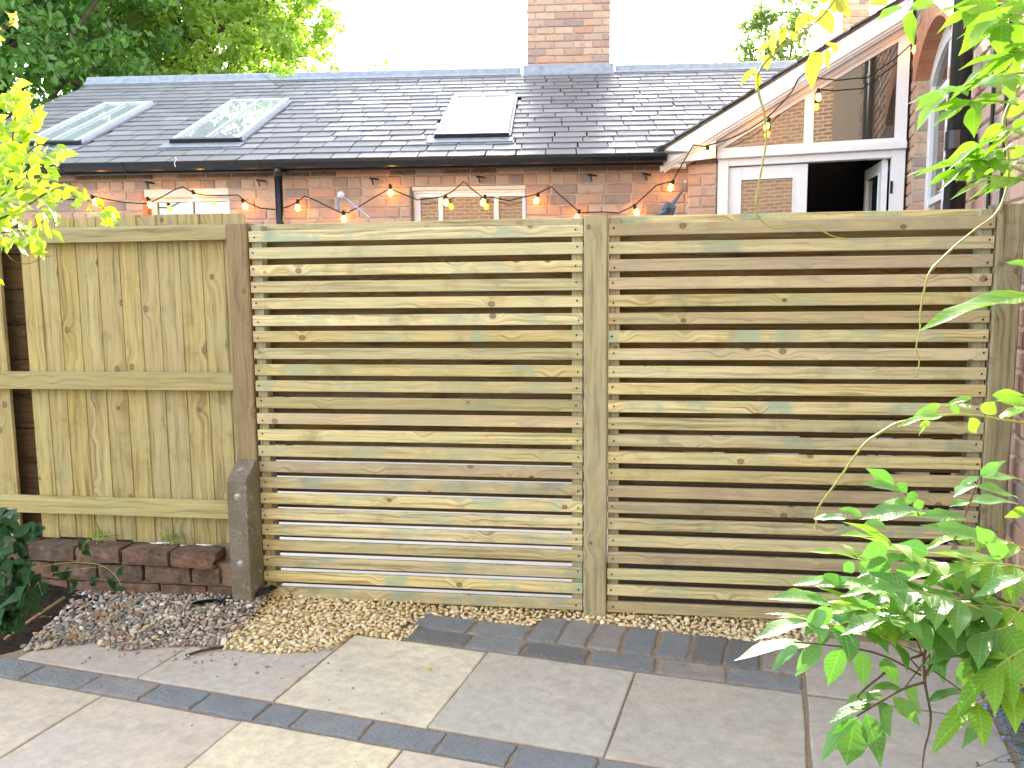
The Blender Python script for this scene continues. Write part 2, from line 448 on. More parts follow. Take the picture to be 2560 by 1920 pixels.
M['l_shrub'] = m_leaf('lime_shrub_leaf', (.30, .44, .04), (.42, .52, .06), .5, .45, .35)
M['l_yellow'] = m_leaf('yellow_shrub_leaf', (.70, .52, .03), (.75, .60, .06), .5, .45, .35)
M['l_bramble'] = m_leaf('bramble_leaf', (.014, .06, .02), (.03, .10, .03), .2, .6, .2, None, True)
M['l_dark'] = m_leaf('tree_leaf', (.12, .25, .085), (.23, .38, .12), .5, .45, .4)
M['l_light'] = m_leaf('pale_tree_leaf', (.30, .42, .10), (.44, .52, .14), .5, .45, .3)
M['l_far'] = m_leaf('far_tree_leaf', (.20, .27, .10), (.28, .34, .13), .45, .6, .25)  # paler leaf colour stands in for haze over the far tree
M['l_dry'] = m_leaf('dry_leaf', (.36, .22, .14), (.45, .32, .2), .2, .8, .2)
M['l_weed'] = m_leaf('roof_weed_leaf', (.25, .42, .06), (.36, .5, .1), .45, .5, .3)
M['flower'] = m_plain('lobelia_petal', (.16, .24, .80), .6, .3, grain=.15)
M['lob_leaf'] = m_leaf('lobelia_leaf', (.03, .11, .03), (.08, .2, .06), .3, .5, .3)
def _emit():
    t = NT('warm_bulb_glass'); e = t.n('Emission'); t.set(e, 'Color', (1.0, .36, .03)); t.set(e, 'Strength', 6.0); return t.done(e)
M['bulb'] = _emit()
def _concrete():
    t = NT('weathered_concrete'); v, oi = t.coord()
    a = t.noise(v, 9, 5, .65); b = t.noise(v, 120, 4, .7); l = t.noise(v, 26, 3, .5)
    c = t.ramp(a, [(.3, (.18, .165, .125)), (.55, (.26, .245, .195)), (.75, (.33, .325, .295))])
    c = t.mix(t.rng(b, .48, .68, 0, .75), c, (.085, .073, .055))
    c = t.mix(t.rng(t.noise(v, 4, 4), .5, .7, 0, .5), c, (.14, .115, .07))
    c = t.mix(t.rng(l, .62, .68, 0, .55), c, (.43, .43, .44))
    return t.done(t.principled(c, .92, t.bump(t.math('ADD', a, b), .9, .009), .25))
M['concrete'] = _concrete()

# plant outlines and the light string in millimetres: leaves are base, tip, normal x100, width
WISTERIA_LOW = [(480,969,955,433,948,968,21,10,97,22),(480,1008,923,415,982,934,11,12,99,30),(458,994,920,394,986,908,-20,13,97,27),(414,937,935,363,937,883,-71,1,70,31),(411,934,935,400,931,870,-44,-89,13,37),(425,938,938,442,914,881,19,-88,43,27),(460,981,927,500,1001,864,67,-71,21,32),(461,945,955,492,928,926,7,-84,54,19),(504,1005,934,555,1032,884,70,-60,39,32),(418,999,994,399,993,943,-41,-87,26,24),(467,1047,966,458,1020,930,-34,-71,62,21),(487,1033,964,505,1020,929,-29,-94,19,19),(371,947,1021,338,924,1001,-22,-44,87,19),(377,967,1013,398,986,1028,-10,-53,84,13),(401,952,1043,395,957,1021,-53,-85,-5,19),(580,1007,930,528,999,926,-8,8,99,22),(591,996,917,526,969,892,-42,17,89,31),(576,937,932,529,920,909,-46,15,87,23),(612,1012,913,665,1007,924,-21,5,98,23),(572,968,993,548,973,955,-79,-40,46,19),(599,984,954,561,972,953,-3,-3,100,16),(561,1025,983,564,1037,921,-98,-20,-8,27),(586,959,1027,571,964,994,-81,-49,31,15),(584,993,1004,572,1016,976,-95,-18,27,16),(410,1018,1044,328,1005,1070,30,-5,95,36),(396,1048,976,288,1025,984,4,17,98,46),(357,980,1004,322,996,969,-73,-13,68,22),(371,948,1018,338,948,983,-61,-53,59,21),(372,935,1071,346,945,1033,-74,-57,34,20),(399,1022,1078,442,1026,1068,24,-67,71,19),(454,1035,1067,391,1024,1075,15,-12,98,27),(478,1013,1122,446,1019,1107,-32,-89,33,21),(478,1000,1096,439,997,1106,12,-97,21,24),(541,1031,1107,512,1057,1113,-61,-73,32,21),(501,987,1101,477,997,1086,-50,-82,26,18),(403,937,1127,395,949,1110,-71,-69,-15,14),(603,1008,1081,595,1037,1082,-87,-24,42,18),(636,1029,1096,572,1016,1095,4,-22,98,28),(589,976,1138,510,986,1168,29,-34,89,36),(561,933,1151,544,930,1171,-13,-96,-23,17),(590,950,1128,557,927,1151,31,-85,-42,20),(603,937,1107,551,953,1083,-44,-10,89,25),(548,946,1060,518,930,1051,15,-71,69,22),(423,977,1051,395,999,1025,-77,-31,55,18),(381,940,1069,353,937,1050,-22,-86,45,19),(466,996,1021,437,1019,1056,-34,-89,30,26),(407,1028,1157,394,1050,1152,-49,-8,87,11),(422,963,1177,394,958,1190,43,-59,68,13),(409,973,1171,377,996,1169,-24,-21,95,16),(489,1045,1140,452,1024,1151,45,-40,80,18),(467,951,1183,429,935,1196,41,-30,86,18),(457,958,1192,482,957,1197,-16,-76,63,11),(477,1001,1204,440,986,1231,51,-82,27,20),(449,930,1216,407,926,1231,35,-37,86,19),(468,974,1204,484,978,1214,-6,-87,49,14),(515,1044,1176,540,1056,1180,29,-82,49,13),(498,992,1179,518,999,1185,14,-84,52,12),(499,1011,1184,452,984,1181,-5,-2,100,23),(608,1038,1205,674,1055,1207,2,-18,98,29),(604,1035,1191,675,1053,1181,20,-21,96,31),(561,977,1189,617,971,1196,-14,-15,98,24),(548,942,1228,525,950,1215,-56,-25,79,12),(542,937,1220,502,912,1220,-6,9,99,20),(546,955,1195,513,935,1200,19,-8,98,16),(567,971,1223,576,944,1247,-97,-22,10,15),(477,930,1192,397,909,1200,12,-6,99,35),(536,942,1178,477,934,1191,24,-27,93,26)]
WISTERIA_HIGH = [(545,953,1764,509,976,1768,-54,-80,-27,18),(601,1030,1786,535,1009,1735,-28,-70,66,36),(569,983,1753,564,974,1712,-49,-84,25,22),(602,997,1761,592,975,1719,-51,-70,50,28),(500,1060,1792,513,1090,1754,-84,-25,-48,21),(450,1011,1785,424,1010,1787,7,-93,35,11),(479,961,1768,442,937,1759,21,-62,76,19),(458,995,1776,424,980,1762,-10,-54,83,17),(547,1058,1694,500,1037,1674,-13,-52,84,23),(510,953,1670,495,980,1683,-27,-55,79,14),(545,1019,1677,520,997,1652,8,-80,60,17),(564,1021,1669,545,992,1631,-71,-34,61,22),(594,1019,1684,640,1047,1684,52,-82,23,23),(626,1062,1652,602,1074,1635,-39,-92,-8,20),(551,984,1617,514,976,1601,5,-93,36,17),(526,972,1593,505,988,1600,-32,-69,65,11),(546,1019,1592,516,1036,1579,-56,-55,62,15),(551,993,1586,524,976,1577,46,-86,22,14),(628,1055,1596,647,1085,1576,25,-66,-71,17),(628,1061,1747,617,1079,1716,-52,-80,-29,19),(643,1056,1716,613,1071,1714,-41,-89,-20,17),(537,979,1601,557,981,1612,-3,-99,15,12),(550,996,1777,517,968,1750,-24,-50,83,22),(576,954,1765,542,940,1754,38,-92,-6,17),(585,984,1746,560,995,1738,-36,-91,-21,16),(657,1074,1684,631,1071,1664,-7,-97,23,15),(656,1072,1663,658,1101,1649,-66,-30,-68,15),(660,1074,1627,635,1066,1614,15,-95,29,15),(594,979,1731,573,962,1696,-64,-48,61,18),(622,976,1440,475,958,1423,-10,-10,99,62),(651,1031,1476,632,1055,1485,-36,-57,74,13),(565,1059,1283,504,1058,1278,-9,-13,99,26),(549,1035,1300,521,1053,1287,-59,-44,68,15),(546,961,1320,517,971,1312,-35,-24,90,14),(591,1068,1284,586,1085,1297,-67,-56,49,10),(612,1048,1287,625,1046,1303,-41,-88,26,19),(551,973,1293,576,991,1269,36,-89,-27,16),(602,993,1289,641,1011,1309,-45,-2,89,20),(557,1076,1272,541,1070,1268,22,-87,43,8),(515,1002,1280,514,1029,1263,-93,19,31,13),(619,1044,1311,648,1024,1317,-52,-57,63,15),(621,967,1309,572,946,1324,45,-52,73,23),(556,1068,1282,541,1086,1291,-8,-47,88,11),(548,969,1304,546,989,1311,-41,-34,85,9),(683,1077,1293,664,1087,1276,-65,-65,39,12),(642,996,1174,617,998,1163,-27,-89,37,12)]
WISTERIA_BRONZE = [(364,1000,1727,347,978,1684,-53,-64,55,21),(375,1000,1739,376,971,1722,7,-51,86,14),(371,1000,1728,394,1028,1713,75,-65,-7,17),(351,1000,1771,339,1009,1753,-29,-92,-25,14),(366,1000,1776,382,1002,1746,-36,-90,-23,18),(376,1000,1785,401,1026,1781,62,-67,-40,15),(324,1000,1756,318,996,1736,-17,-95,25,10),(306,1000,1725,309,1022,1710,-69,-33,-64,11),(308,1000,1738,294,1020,1733,-82,-53,23,10),(315,1000,1757,301,983,1721,-87,-21,44,18),(292,1000,1709,268,985,1690,-33,-47,82,14),(293,1000,1705,291,988,1683,51,-77,39,11),(299,1000,1725,290,984,1714,-48,-34,81,9),(374,1000,1782,366,1005,1798,-52,-85,1,14),(385,1000,1789,394,986,1762,-60,-77,22,14),(348,1000,1767,362,995,1762,-39,-88,-26,8),(333,1000,1751,329,978,1737,25,-54,80,11),(292,1000,1699,287,1025,1707,-20,-34,92,11),(362,1000,1727,350,991,1719,-4,-64,77,7),(325,1000,1755,315,997,1747,17,-98,9,6)]
SPRAY_LOW = [(537,1020,972,355,950,1049,4),(583,1100,965,417,1050,1039,4),(610,1150,950,454,1100,1043,4),(607,1050,1048,471,1000,1132,4),(662,1100,1038,518,1050,1098,4),(738,1200,1059,583,1150,1124,4),(624,1100,971,520,1150,1021,4),(700,1200,934,522,1200,1042,5),(628,950,999,571,950,1015,4),(594,900,1038,557,900,1013,3),(663,1000,1031,582,1000,1048,4),(544,1050,1011,448,1000,1044,4),(657,1000,1042,538,1050,1038,5),(721,1100,1028,608,1100,1057,4),(659,1000,1006,561,1000,1032,4),(718,1100,1083,643,1100,1111,3),(554,1000,1021,452,950,1054,3),(654,1000,1094,579,1000,1103,3),(625,950,1041,565,950,1031,3),(597,900,992,535,900,966,2),(563,950,1063,471,950,1088,4),(623,950,1073,579,950,1015,3),(569,1000,993,485,1000,1055,4)]
SPRAY_HIGH = [(648,1050,1714,517,1000,1678,5),(604,1000,1665,538,980,1664,3),(618,1000,1750,542,950,1746,3),(647,1050,1792,547,1000,1780,4),(590,950,1632,550,950,1618,3),(624,1000,1596,533,1000,1595,5),(603,1000,1615,562,1000,1606,3),(598,950,1567,560,950,1575,3),(588,950,1714,559,950,1709,3)]
STEM_LOW = [[190,(566,1000,1027),(561,1000,1022),(538,1000,1000),(526,1000,987),(527,1000,953),(531,1000,931),(537,1000,906)],[120,(537,1000,906),(538,1000,892),(536,1000,873),(532,1000,853),(530,1000,822)],[150,(525,1000,984),(513,1000,979),(501,1000,976)],[120,(516,980,955),(489,980,946),(458,980,927),(433,980,911)],[120,(522,1000,955),(500,1000,968),(474,1000,981),(444,1000,990),(391,1000,998),(358,1000,1001)],[80,(533,1000,984),(516,1000,958),(502,1000,938)],[130,(476,1000,959),(448,1000,934),(436,1000,918),(419,1000,893)],[90,(534,1000,964),(576,1000,933),(598,1000,915),(618,1000,898)],[90,(532,1000,955),(532,1000,988),(524,1000,1022)],[90,(522,1000,961),(496,1000,990)],[70,(522,1000,984),(508,1000,1021)],[90,(582,1050,1113),(595,1050,1147),(608,1050,1191),(614,1050,1204)],[80,(562,1100,1135),(547,1100,1161),(531,1100,1175)],[200,(691,1050,1010),(650,1050,1036),(607,1050,1057),(558,1050,1078)],[160,(527,1000,953),(548,1000,988),(585,1000,1012),(661,1000,1035)]]
STEM_HIGH = [[160,(745,1150,1255),(702,1150,1261),(660,1150,1268),(613,1150,1269),(555,1150,1260),(528,1150,1246),(505,1150,1230),(487,1150,1206),(467,1150,1175),(449,1150,1149),(439,1150,1132),(438,1150,1112),(440,1150,1103)],[90,(439,1150,1116),(436,1150,1105),(429,1150,1107),(415,1150,1112)],[130,(658,1100,1589),(650,1100,1558),(638,1100,1541),(617,1100,1526),(580,1100,1494),(563,1100,1473)],[110,(587,1100,1500),(576,1100,1489),(559,1100,1470),(552,1100,1439),(549,1100,1415),(550,1100,1393),(546,1100,1369),(551,1100,1351),(548,1100,1329)],[180,(658,1050,1589),(628,1050,1603),(613,1050,1620),(606,1050,1634)],[190,(651,1050,1726),(631,1050,1691),(620,1050,1667),(618,1050,1647),(626,1050,1613),(628,1050,1583)],[130,(389,1000,1796),(374,1000,1775),(364,1000,1764),(341,1000,1746),(316,1000,1729),(299,1000,1712),(293,1000,1697),(296,1000,1679),(303,1000,1656),(306,1000,1628),(302,1000,1599),(298,1000,1574),(295,1000,1549),(299,1000,1537),(308,1000,1528),(322,1000,1523),(353,1000,1526),(371,1000,1522),(389,1000,1513),(409,1000,1509)]]
SHRUB = [(-842,1465,1551,-823,1460,1528,69,-33,65,15),(-913,1616,1615,-899,1638,1612,75,-35,56,13),(-994,1602,1655,-985,1607,1678,11,-98,17,13),(-905,1587,1644,-875,1589,1649,3,-93,37,15),(-1005,1647,1700,-1025,1670,1727,87,30,39,20),(-793,1521,1612,-793,1558,1638,-7,-58,81,22),(-907,1581,1699,-883,1582,1673,71,-23,66,18),(-929,1615,1769,-915,1610,1802,-58,-80,13,18),(-1101,1736,1752,-1092,1759,1781,-33,-69,64,19),(-929,1578,1823,-925,1611,1840,-4,-46,89,19),(-910,1476,1556,-915,1491,1525,98,18,-8,17),(-937,1608,1677,-907,1587,1658,56,4,83,21),(-935,1545,1774,-961,1566,1796,65,4,76,20),(-899,1530,1663,-867,1491,1681,-80,-59,15,27),(-960,1581,1695,-941,1581,1686,18,-88,45,10),(-918,1658,1642,-915,1669,1618,76,-62,-19,13),(-937,1667,1735,-929,1648,1753,95,27,-18,14),(-940,1539,1799,-892,1518,1806,-40,-79,46,27),(-1013,1729,1703,-1027,1767,1739,-63,-65,42,27),(-841,1461,1668,-810,1443,1674,-51,-64,58,18),(-936,1525,1698,-949,1532,1714,80,-3,60,11),(-869,1569,1613,-843,1555,1584,54,-46,71,21),(-846,1636,1628,-843,1654,1657,1,-84,54,17),(-901,1624,1695,-886,1655,1682,90,-44,1,19),(-819,1561,1612,-791,1529,1617,-61,-44,66,21),(-902,1683,1657,-891,1703,1651,62,-14,77,12),(-850,1531,1664,-812,1497,1658,-11,-31,94,26),(-963,1598,1600,-925,1589,1619,-26,-96,4,21),(-835,1482,1621,-796,1453,1600,39,-15,91,26),(-893,1477,1596,-853,1458,1590,2,-24,97,22),(-840,1590,1624,-822,1587,1616,28,-56,78,10),(-925,1465,1556,-890,1462,1539,16,-86,49,20),(-903,1497,1632,-906,1523,1662,-9,-77,64,20),(-859,1549,1684,-859,1576,1705,-34,-57,74,17),(-1055,1660,1620,-1081,1692,1601,-68,-69,-25,23),(-922,1561,1703,-893,1555,1735,-27,-96,7,22),(-990,1722,1841,-995,1702,1872,99,-16,4,18),(-1011,1708,1683,-1014,1733,1714,-9,-78,62,20),(-767,1496,1621,-753,1493,1628,-18,-98,4,8),(-962,1644,1755,-911,1628,1759,-26,-64,73,27),(-926,1714,1726,-917,1713,1749,-47,-86,17,12),(-903,1514,1557,-903,1481,1534,-38,-53,76,20),(-973,1708,1828,-984,1728,1858,-52,-78,33,19),(-843,1477,1687,-809,1460,1695,-49,-65,58,19),(-850,1530,1642,-830,1522,1625,61,-15,78,13),(-825,1469,1546,-845,1486,1512,-70,-71,6,22),(-874,1530,1559,-864,1498,1521,-19,-78,60,25),(-1018,1641,1681,-989,1662,1690,53,-82,22,19),(-962,1718,1664,-958,1729,1704,-46,-84,28,21),(-860,1491,1766,-839,1457,1788,-59,-66,-45,23),(-809,1463,1635,-780,1447,1642,-51,-69,51,17),(-1050,1647,1686,-1045,1681,1705,-2,-48,88,20),(-892,1515,1801,-903,1539,1833,-46,-78,43,21),(-915,1543,1577,-913,1579,1577,65,-4,76,18),(-953,1570,1701,-900,1547,1709,-37,-58,73,29),(-1029,1665,1822,-1051,1705,1872,-43,-79,45,34),(-951,1566,1550,-951,1556,1530,-18,-87,45,11),(-982,1728,1807,-978,1697,1823,98,17,5,17),(-920,1593,1593,-916,1582,1564,-63,-76,16,16),(-983,1675,1556,-933,1638,1560,-44,-51,74,31),(-1074,1712,1848,-1041,1699,1853,-37,-83,42,18),(-1018,1724,1865,-957,1686,1874,-52,-72,46,36),(-925,1530,1692,-889,1525,1672,39,-44,81,21),(-992,1630,1608,-980,1616,1569,88,-32,36,21),(-975,1671,1742,-942,1651,1738,-15,-40,90,19),(-1056,1707,1848,-1067,1746,1883,-29,-68,67,27),(-917,1585,1802,-916,1564,1823,91,-27,-31,15),(-948,1646,1656,-896,1616,1642,-2,-45,89,31),(-830,1529,1714,-794,1501,1707,-7,-32,95,23),(-986,1686,1741,-967,1699,1726,71,-41,57,14),(-861,1542,1595,-844,1512,1554,-72,-66,21,27),(-1004,1725,1582,-967,1693,1563,44,-4,90,26),(-818,1517,1628,-793,1498,1639,-67,-59,46,17),(-888,1650,1635,-863,1625,1642,-69,-53,49,18),(-872,1488,1755,-838,1480,1758,-22,-59,78,18),(-861,1575,1626,-839,1557,1643,-62,-78,-2,16),(-941,1577,1544,-933,1606,1527,90,-1,43,17),(-962,1579,1603,-960,1604,1616,17,-44,88,14),(-930,1614,1568,-920,1626,1553,85,-2,52,10),(-996,1685,1696,-1000,1723,1689,85,19,49,19),(-895,1475,1777,-877,1509,1785,58,-47,66,20),(-971,1680,1576,-946,1658,1537,87,14,48,25),(-896,1572,1580,-899,1573,1558,-49,-87,0,11),(-1000,1672,1628,-969,1635,1606,75,27,60,26),(-909,1583,1649,-855,1545,1657,-49,-55,67,33),(-954,1593,1612,-932,1561,1581,89,31,34,25),(-896,1471,1675,-908,1482,1702,90,-8,43,16),(-1007,1601,1621,-984,1591,1596,75,8,66,18),(-963,1537,1718,-958,1562,1732,38,-49,78,15),(-987,1602,1689,-956,1587,1678,21,-25,95,18),(-1054,1711,1793,-1057,1684,1823,90,-36,-24,20),(-905,1622,1634,-883,1653,1654,27,-65,71,21),(-861,1622,1725,-838,1610,1717,-7,-65,75,14),(-1014,1639,1601,-1001,1678,1622,4,-48,87,23),(-813,1502,1617,-805,1511,1624,-12,-55,83,7),(-930,1643,1693,-891,1605,1675,47,6,88,29),(-1017,1623,1726,-1035,1631,1749,78,-5,62,15),(-929,1528,1633,-891,1500,1635,-47,-57,68,23),(-964,1534,1643,-913,1495,1617,47,2,88,34),(-901,1530,1625,-881,1562,1637,56,-59,58,20),(-1059,1678,1676,-1019,1639,1691,-72,-60,35,29),(-1032,1688,1789,-993,1662,1806,-60,-78,16,25),(-954,1660,1742,-942,1621,1772,93,0,-38,26),(-765,1523,1601,-726,1492,1588,22,-15,96,26),(-998,1697,1838,-1003,1714,1879,-22,-91,35,22),(-920,1534,1650,-895,1546,1669,7,-90,44,17),(-927,1552,1754,-906,1582,1773,51,-68,53,21),(-962,1646,1781,-950,1685,1783,77,-28,57,20),(-936,1663,1597,-928,1669,1559,95,-27,17,19),(-874,1500,1752,-836,1463,1755,-63,-60,49,27),(-922,1472,1545,-920,1487,1530,93,20,30,11),(-799,1478,1711,-789,1508,1709,90,-26,34,15),(-1025,1687,1790,-1041,1698,1809,66,-29,69,14),(-890,1549,1787,-899,1543,1816,95,-17,25,16),(-967,1550,1738,-995,1587,1778,89,27,37,31),(-881,1582,1576,-884,1604,1561,98,18,6,13),(-870,1485,1608,-863,1511,1607,83,-23,51,13),(-961,1598,1608,-982,1621,1592,-74,-67,-3,18),(-1051,1724,1688,-1015,1707,1719,-57,-80,21,25),(-900,1483,1608,-894,1506,1610,66,-23,72,12),(-836,1467,1700,-806,1444,1689,9,-32,94,20),(-915,1525,1560,-900,1522,1537,58,-67,46,13),(-855,1551,1612,-829,1524,1579,83,12,55,25),(-835,1677,1644,-823,1683,1635,68,-55,49,8),(-956,1544,1691,-943,1561,1690,56,-39,73,10),(-938,1552,1743,-918,1527,1767,-70,-70,-15,20),(-990,1582,1724,-939,1557,1712,-6,-53,85,29),(-983,1654,1717,-991,1654,1744,72,-66,23,14),(-982,1580,1640,-954,1586,1659,29,-95,-13,17),(-1025,1699,1639,-1016,1713,1607,85,-52,0,18),(-974,1660,1637,-966,1670,1665,10,-94,32,15),(-986,1649,1706,-980,1683,1735,-14,-63,76,23),(-1061,1733,1658,-1014,1696,1638,36,-4,93,31),(-863,1570,1715,-857,1591,1705,96,-24,12,12),(-966,1656,1713,-966,1644,1738,98,-19,-9,14),(-908,1521,1752,-884,1545,1769,33,-74,58,19),(-920,1638,1767,-922,1635,1803,72,-69,-1,18),(-1000,1698,1663,-975,1680,1699,-55,-83,-4,24),(-949,1662,1767,-924,1645,1782,-67,-66,33,17),(-978,1645,1746,-952,1634,1767,-42,-91,4,17),(-1054,1693,1602,-1084,1703,1570,-56,-78,27,23),(-907,1557,1793,-898,1529,1808,93,15,-33,16),(-830,1679,1591,-805,1692,1600,27,-82,50,15),(-784,1609,1598,-791,1628,1583,94,7,-35,13),(-854,1499,1562,-841,1498,1543,83,-15,54,11),(-1002,1611,1683,-1024,1640,1717,89,19,42,25),(-1086,1695,1597,-1071,1685,1565,85,-25,47,19),(-852,1468,1526,-826,1477,1528,25,-86,44,14),(-902,1635,1700,-880,1622,1687,32,-34,88,15),(-885,1578,1677,-866,1583,1670,40,-67,63,10),(-972,1680,1743,-938,1643,1767,-69,-71,-11,28),(-1045,1715,1572,-1047,1724,1536,86,-48,-17,18),(-818,1520,1638,-804,1533,1630,72,-66,20,10),(-951,1677,1601,-946,1710,1613,-8,-33,94,18),(-1009,1721,1717,-972,1686,1737,-71,-71,6,28),(-912,1464,1589,-893,1455,1555,85,-14,51,20),(-1097,1703,1619,-1050,1674,1651,-65,-69,32,32),(-951,1474,1595,-933,1496,1610,7,-61,79,16),(-1063,1664,1649,-1028,1638,1636,35,-1,94,23),(-941,1501,1701,-937,1524,1726,-1,-72,69,17),(-980,1680,1650,-971,1716,1648,67,-12,73,18),(-913,1553,1817,-884,1561,1815,27,-95,-19,16),(-986,1711,1574,-969,1736,1556,87,-41,28,17),(-881,1472,1682,-864,1499,1701,55,-69,47,19),(-963,1670,1820,-955,1705,1856,-27,-66,70,25),(-926,1531,1644,-910,1551,1642,58,-36,73,13),(-1065,1711,1607,-1089,1742,1584,-68,-70,-24,23),(-834,1511,1677,-821,1527,1682,28,-51,82,11),(-857,1472,1640,-854,1512,1659,-15,-42,89,22),(-906,1469,1628,-907,1509,1652,-36,-49,80,23),(-705,1471,1598,-688,1447,1569,90,12,43,21),(-938,1588,1804,-977,1624,1837,59,-8,80,31),(-863,1618,1705,-861,1629,1737,-46,-82,32,17),(-868,1522,1671,-835,1485,1702,-53,-77,-36,29),(-884,1473,1714,-861,1496,1711,69,-70,-18,17),(-865,1671,1651,-877,1707,1641,91,37,17,19),(-923,1507,1716,-911,1486,1731,-61,-68,-40,15),(-907,1470,1598,-914,1504,1632,-54,-65,53,25),(-993,1636,1688,-997,1632,1727,70,-72,-1,20),(-896,1522,1583,-853,1487,1560,55,12,83,30),(-956,1536,1566,-950,1563,1554,81,7,59,15),(-861,1492,1759,-867,1530,1787,-21,-59,78,24),(-968,1540,1563,-962,1521,1540,-45,-75,49,16),(-906,1487,1716,-860,1470,1700,2,-67,74,26),(-911,1499,1693,-875,1473,1683,5,-30,95,23),(-832,1630,1613,-819,1630,1623,-44,-72,54,8),(-960,1623,1774,-917,1599,1790,-53,-83,18,26),(-1075,1687,1619,-1029,1674,1616,-6,-38,92,24),(-997,1627,1585,-955,1587,1569,44,11,89,30),(-931,1689,1712,-925,1718,1724,28,-43,86,16),(-1012,1704,1622,-994,1741,1635,14,-38,92,21),(-969,1731,1695,-924,1709,1699,-31,-47,83,25),(-885,1487,1771,-898,1503,1808,95,22,24,21),(-923,1703,1671,-904,1721,1676,22,-50,84,13),(-930,1494,1770,-916,1487,1795,-46,-89,-1,15),(-1031,1669,1670,-995,1642,1655,28,-12,95,24),(-992,1724,1735,-973,1746,1729,70,-47,53,15),(-970,1685,1771,-977,1718,1806,-22,-73,65,24),(-1004,1578,1683,-974,1589,1672,45,-54,71,17),(-842,1466,1643,-820,1437,1665,-70,-69,-19,21),(-904,1641,1720,-868,1611,1700,49,-2,87,26),(-861,1542,1656,-847,1535,1674,-61,-77,16,12),(-943,1631,1759,-954,1636,1790,73,-58,38,17),(-838,1522,1636,-814,1523,1641,-11,-70,70,12),(-873,1527,1635,-870,1531,1661,15,-98,15,13),(-999,1583,1571,-1003,1602,1555,98,19,-2,13),(-966,1554,1765,-924,1543,1763,-11,-54,83,22),(-879,1667,1664,-869,1686,1646,93,-32,19,14),(-740,1461,1608,-744,1482,1597,99,13,-10,12),(-899,1587,1607,-899,1583,1574,-38,-92,9,16),(-977,1698,1672,-953,1698,1687,-8,-99,12,14),(-903,1623,1781,-877,1590,1794,-77,-63,-6,22),(-918,1599,1547,-917,1633,1555,15,-23,96,17),(-869,1558,1616,-862,1594,1627,29,-33,90,19),(-1056,1706,1729,-1065,1744,1766,-40,-70,59,27),(-907,1608,1702,-878,1634,1712,33,-64,69,20),(-914,1491,1728,-899,1523,1726,77,-35,53,18),(-847,1513,1763,-825,1487,1785,-65,-74,-20,20),(-792,1472,1628,-761,1465,1640,-35,-87,36,17),(-947,1599,1588,-935,1604,1558,92,-10,38,16),(-952,1575,1633,-892,1545,1631,-24,-53,81,33),(-992,1606,1598,-987,1632,1606,15,-30,94,14),(-930,1558,1735,-940,1554,1769,85,-48,22,18),(-1059,1688,1559,-1069,1673,1538,41,-82,41,14),(-1020,1705,1736,-994,1704,1741,-16,-76,64,13),(-973,1617,1714,-955,1586,1749,93,17,-33,25),(-925,1691,1730,-901,1679,1742,-58,-67,46,14),(-968,1646,1782,-958,1633,1803,-66,-74,-12,13),(-921,1496,1598,-903,1491,1616,-20,-98,-5,13),(-930,1518,1714,-926,1554,1730,38,-40,83,20),(-858,1494,1740,-839,1495,1752,8,-100,-4,11),(-897,1550,1701,-906,1563,1725,89,-19,42,14),(-921,1478,1638,-892,1463,1657,-58,-76,28,19),(-1022,1714,1824,-1011,1736,1842,10,-67,74,15),(-938,1558,1736,-951,1551,1761,70,-69,19,15),(-904,1492,1571,-897,1525,1558,81,8,58,18),(-964,1567,1816,-952,1530,1825,92,34,18,20),(-982,1661,1631,-944,1641,1660,-53,-84,13,26),(-954,1677,1629,-925,1660,1634,-50,-68,54,17),(-942,1491,1571,-958,1514,1554,-72,-65,-24,16),(-947,1570,1557,-964,1590,1538,-61,-75,-26,16),(-1050,1667,1562,-1053,1693,1524,97,-16,-19,23),(-953,1496,1608,-937,1517,1614,80,-61,-2,14),(-1098,1731,1643,-1088,1742,1624,88,-44,19,12),(-934,1498,1703,-937,1515,1727,-45,-76,48,14),(-932,1544,1661,-916,1575,1688,-1,-66,75,22),(-1035,1673,1659,-992,1646,1686,-59,-79,18,29),(-875,1561,1604,-860,1537,1582,90,26,34,18),(-920,1492,1721,-920,1478,1748,97,-20,-11,15),(-963,1738,1742,-968,1758,1767,-67,-64,37,16),(-997,1597,1630,-989,1592,1598,96,10,25,16),(-984,1636,1656,-1007,1671,1701,92,9,39,31),(-895,1543,1775,-899,1518,1797,78,-47,-41,17),(-962,1563,1582,-954,1590,1572,91,-10,41,15),(-982,1658,1833,-979,1690,1867,0,-73,68,24),(-931,1584,1640,-942,1622,1678,-61,-64,47,27),(-894,1461,1790,-906,1488,1817,-51,-71,49,20),(-973,1713,1744,-931,1686,1765,-57,-82,11,27),(-876,1484,1680,-845,1470,1688,-44,-63,64,18),(-1095,1727,1645,-1067,1725,1639,10,-71,70,14),(-933,1585,1555,-892,1552,1558,-42,-45,78,27),(-812,1492,1689,-769,1466,1695,-45,-59,67,25),(-931,1600,1818,-926,1600,1845,19,-98,-4,14),(-924,1600,1830,-902,1600,1829,-1,-98,-19,11),(-918,1600,1824,-945,1600,1831,7,-95,31,14),(-935,1600,1809,-900,1600,1791,34,-69,64,19),(-780,1600,1616,-751,1600,1597,10,-98,15,22),(-783,1600,1613,-766,1600,1580,32,-93,17,24),(-786,1600,1616,-791,1600,1637,41,-91,9,13),(-816,1600,1641,-816,1600,1656,77,-64,3,8),(-890,1600,1576,-861,1600,1553,57,-46,68,18),(-923,1600,1555,-902,1600,1519,86,-13,50,21),(-857,1600,1721,-824,1600,1719,3,-86,51,16),(-1002,1600,1484,-984,1600,1471,43,-66,61,11),(-1009,1600,1379,-999,1600,1374,39,-43,81,6)]
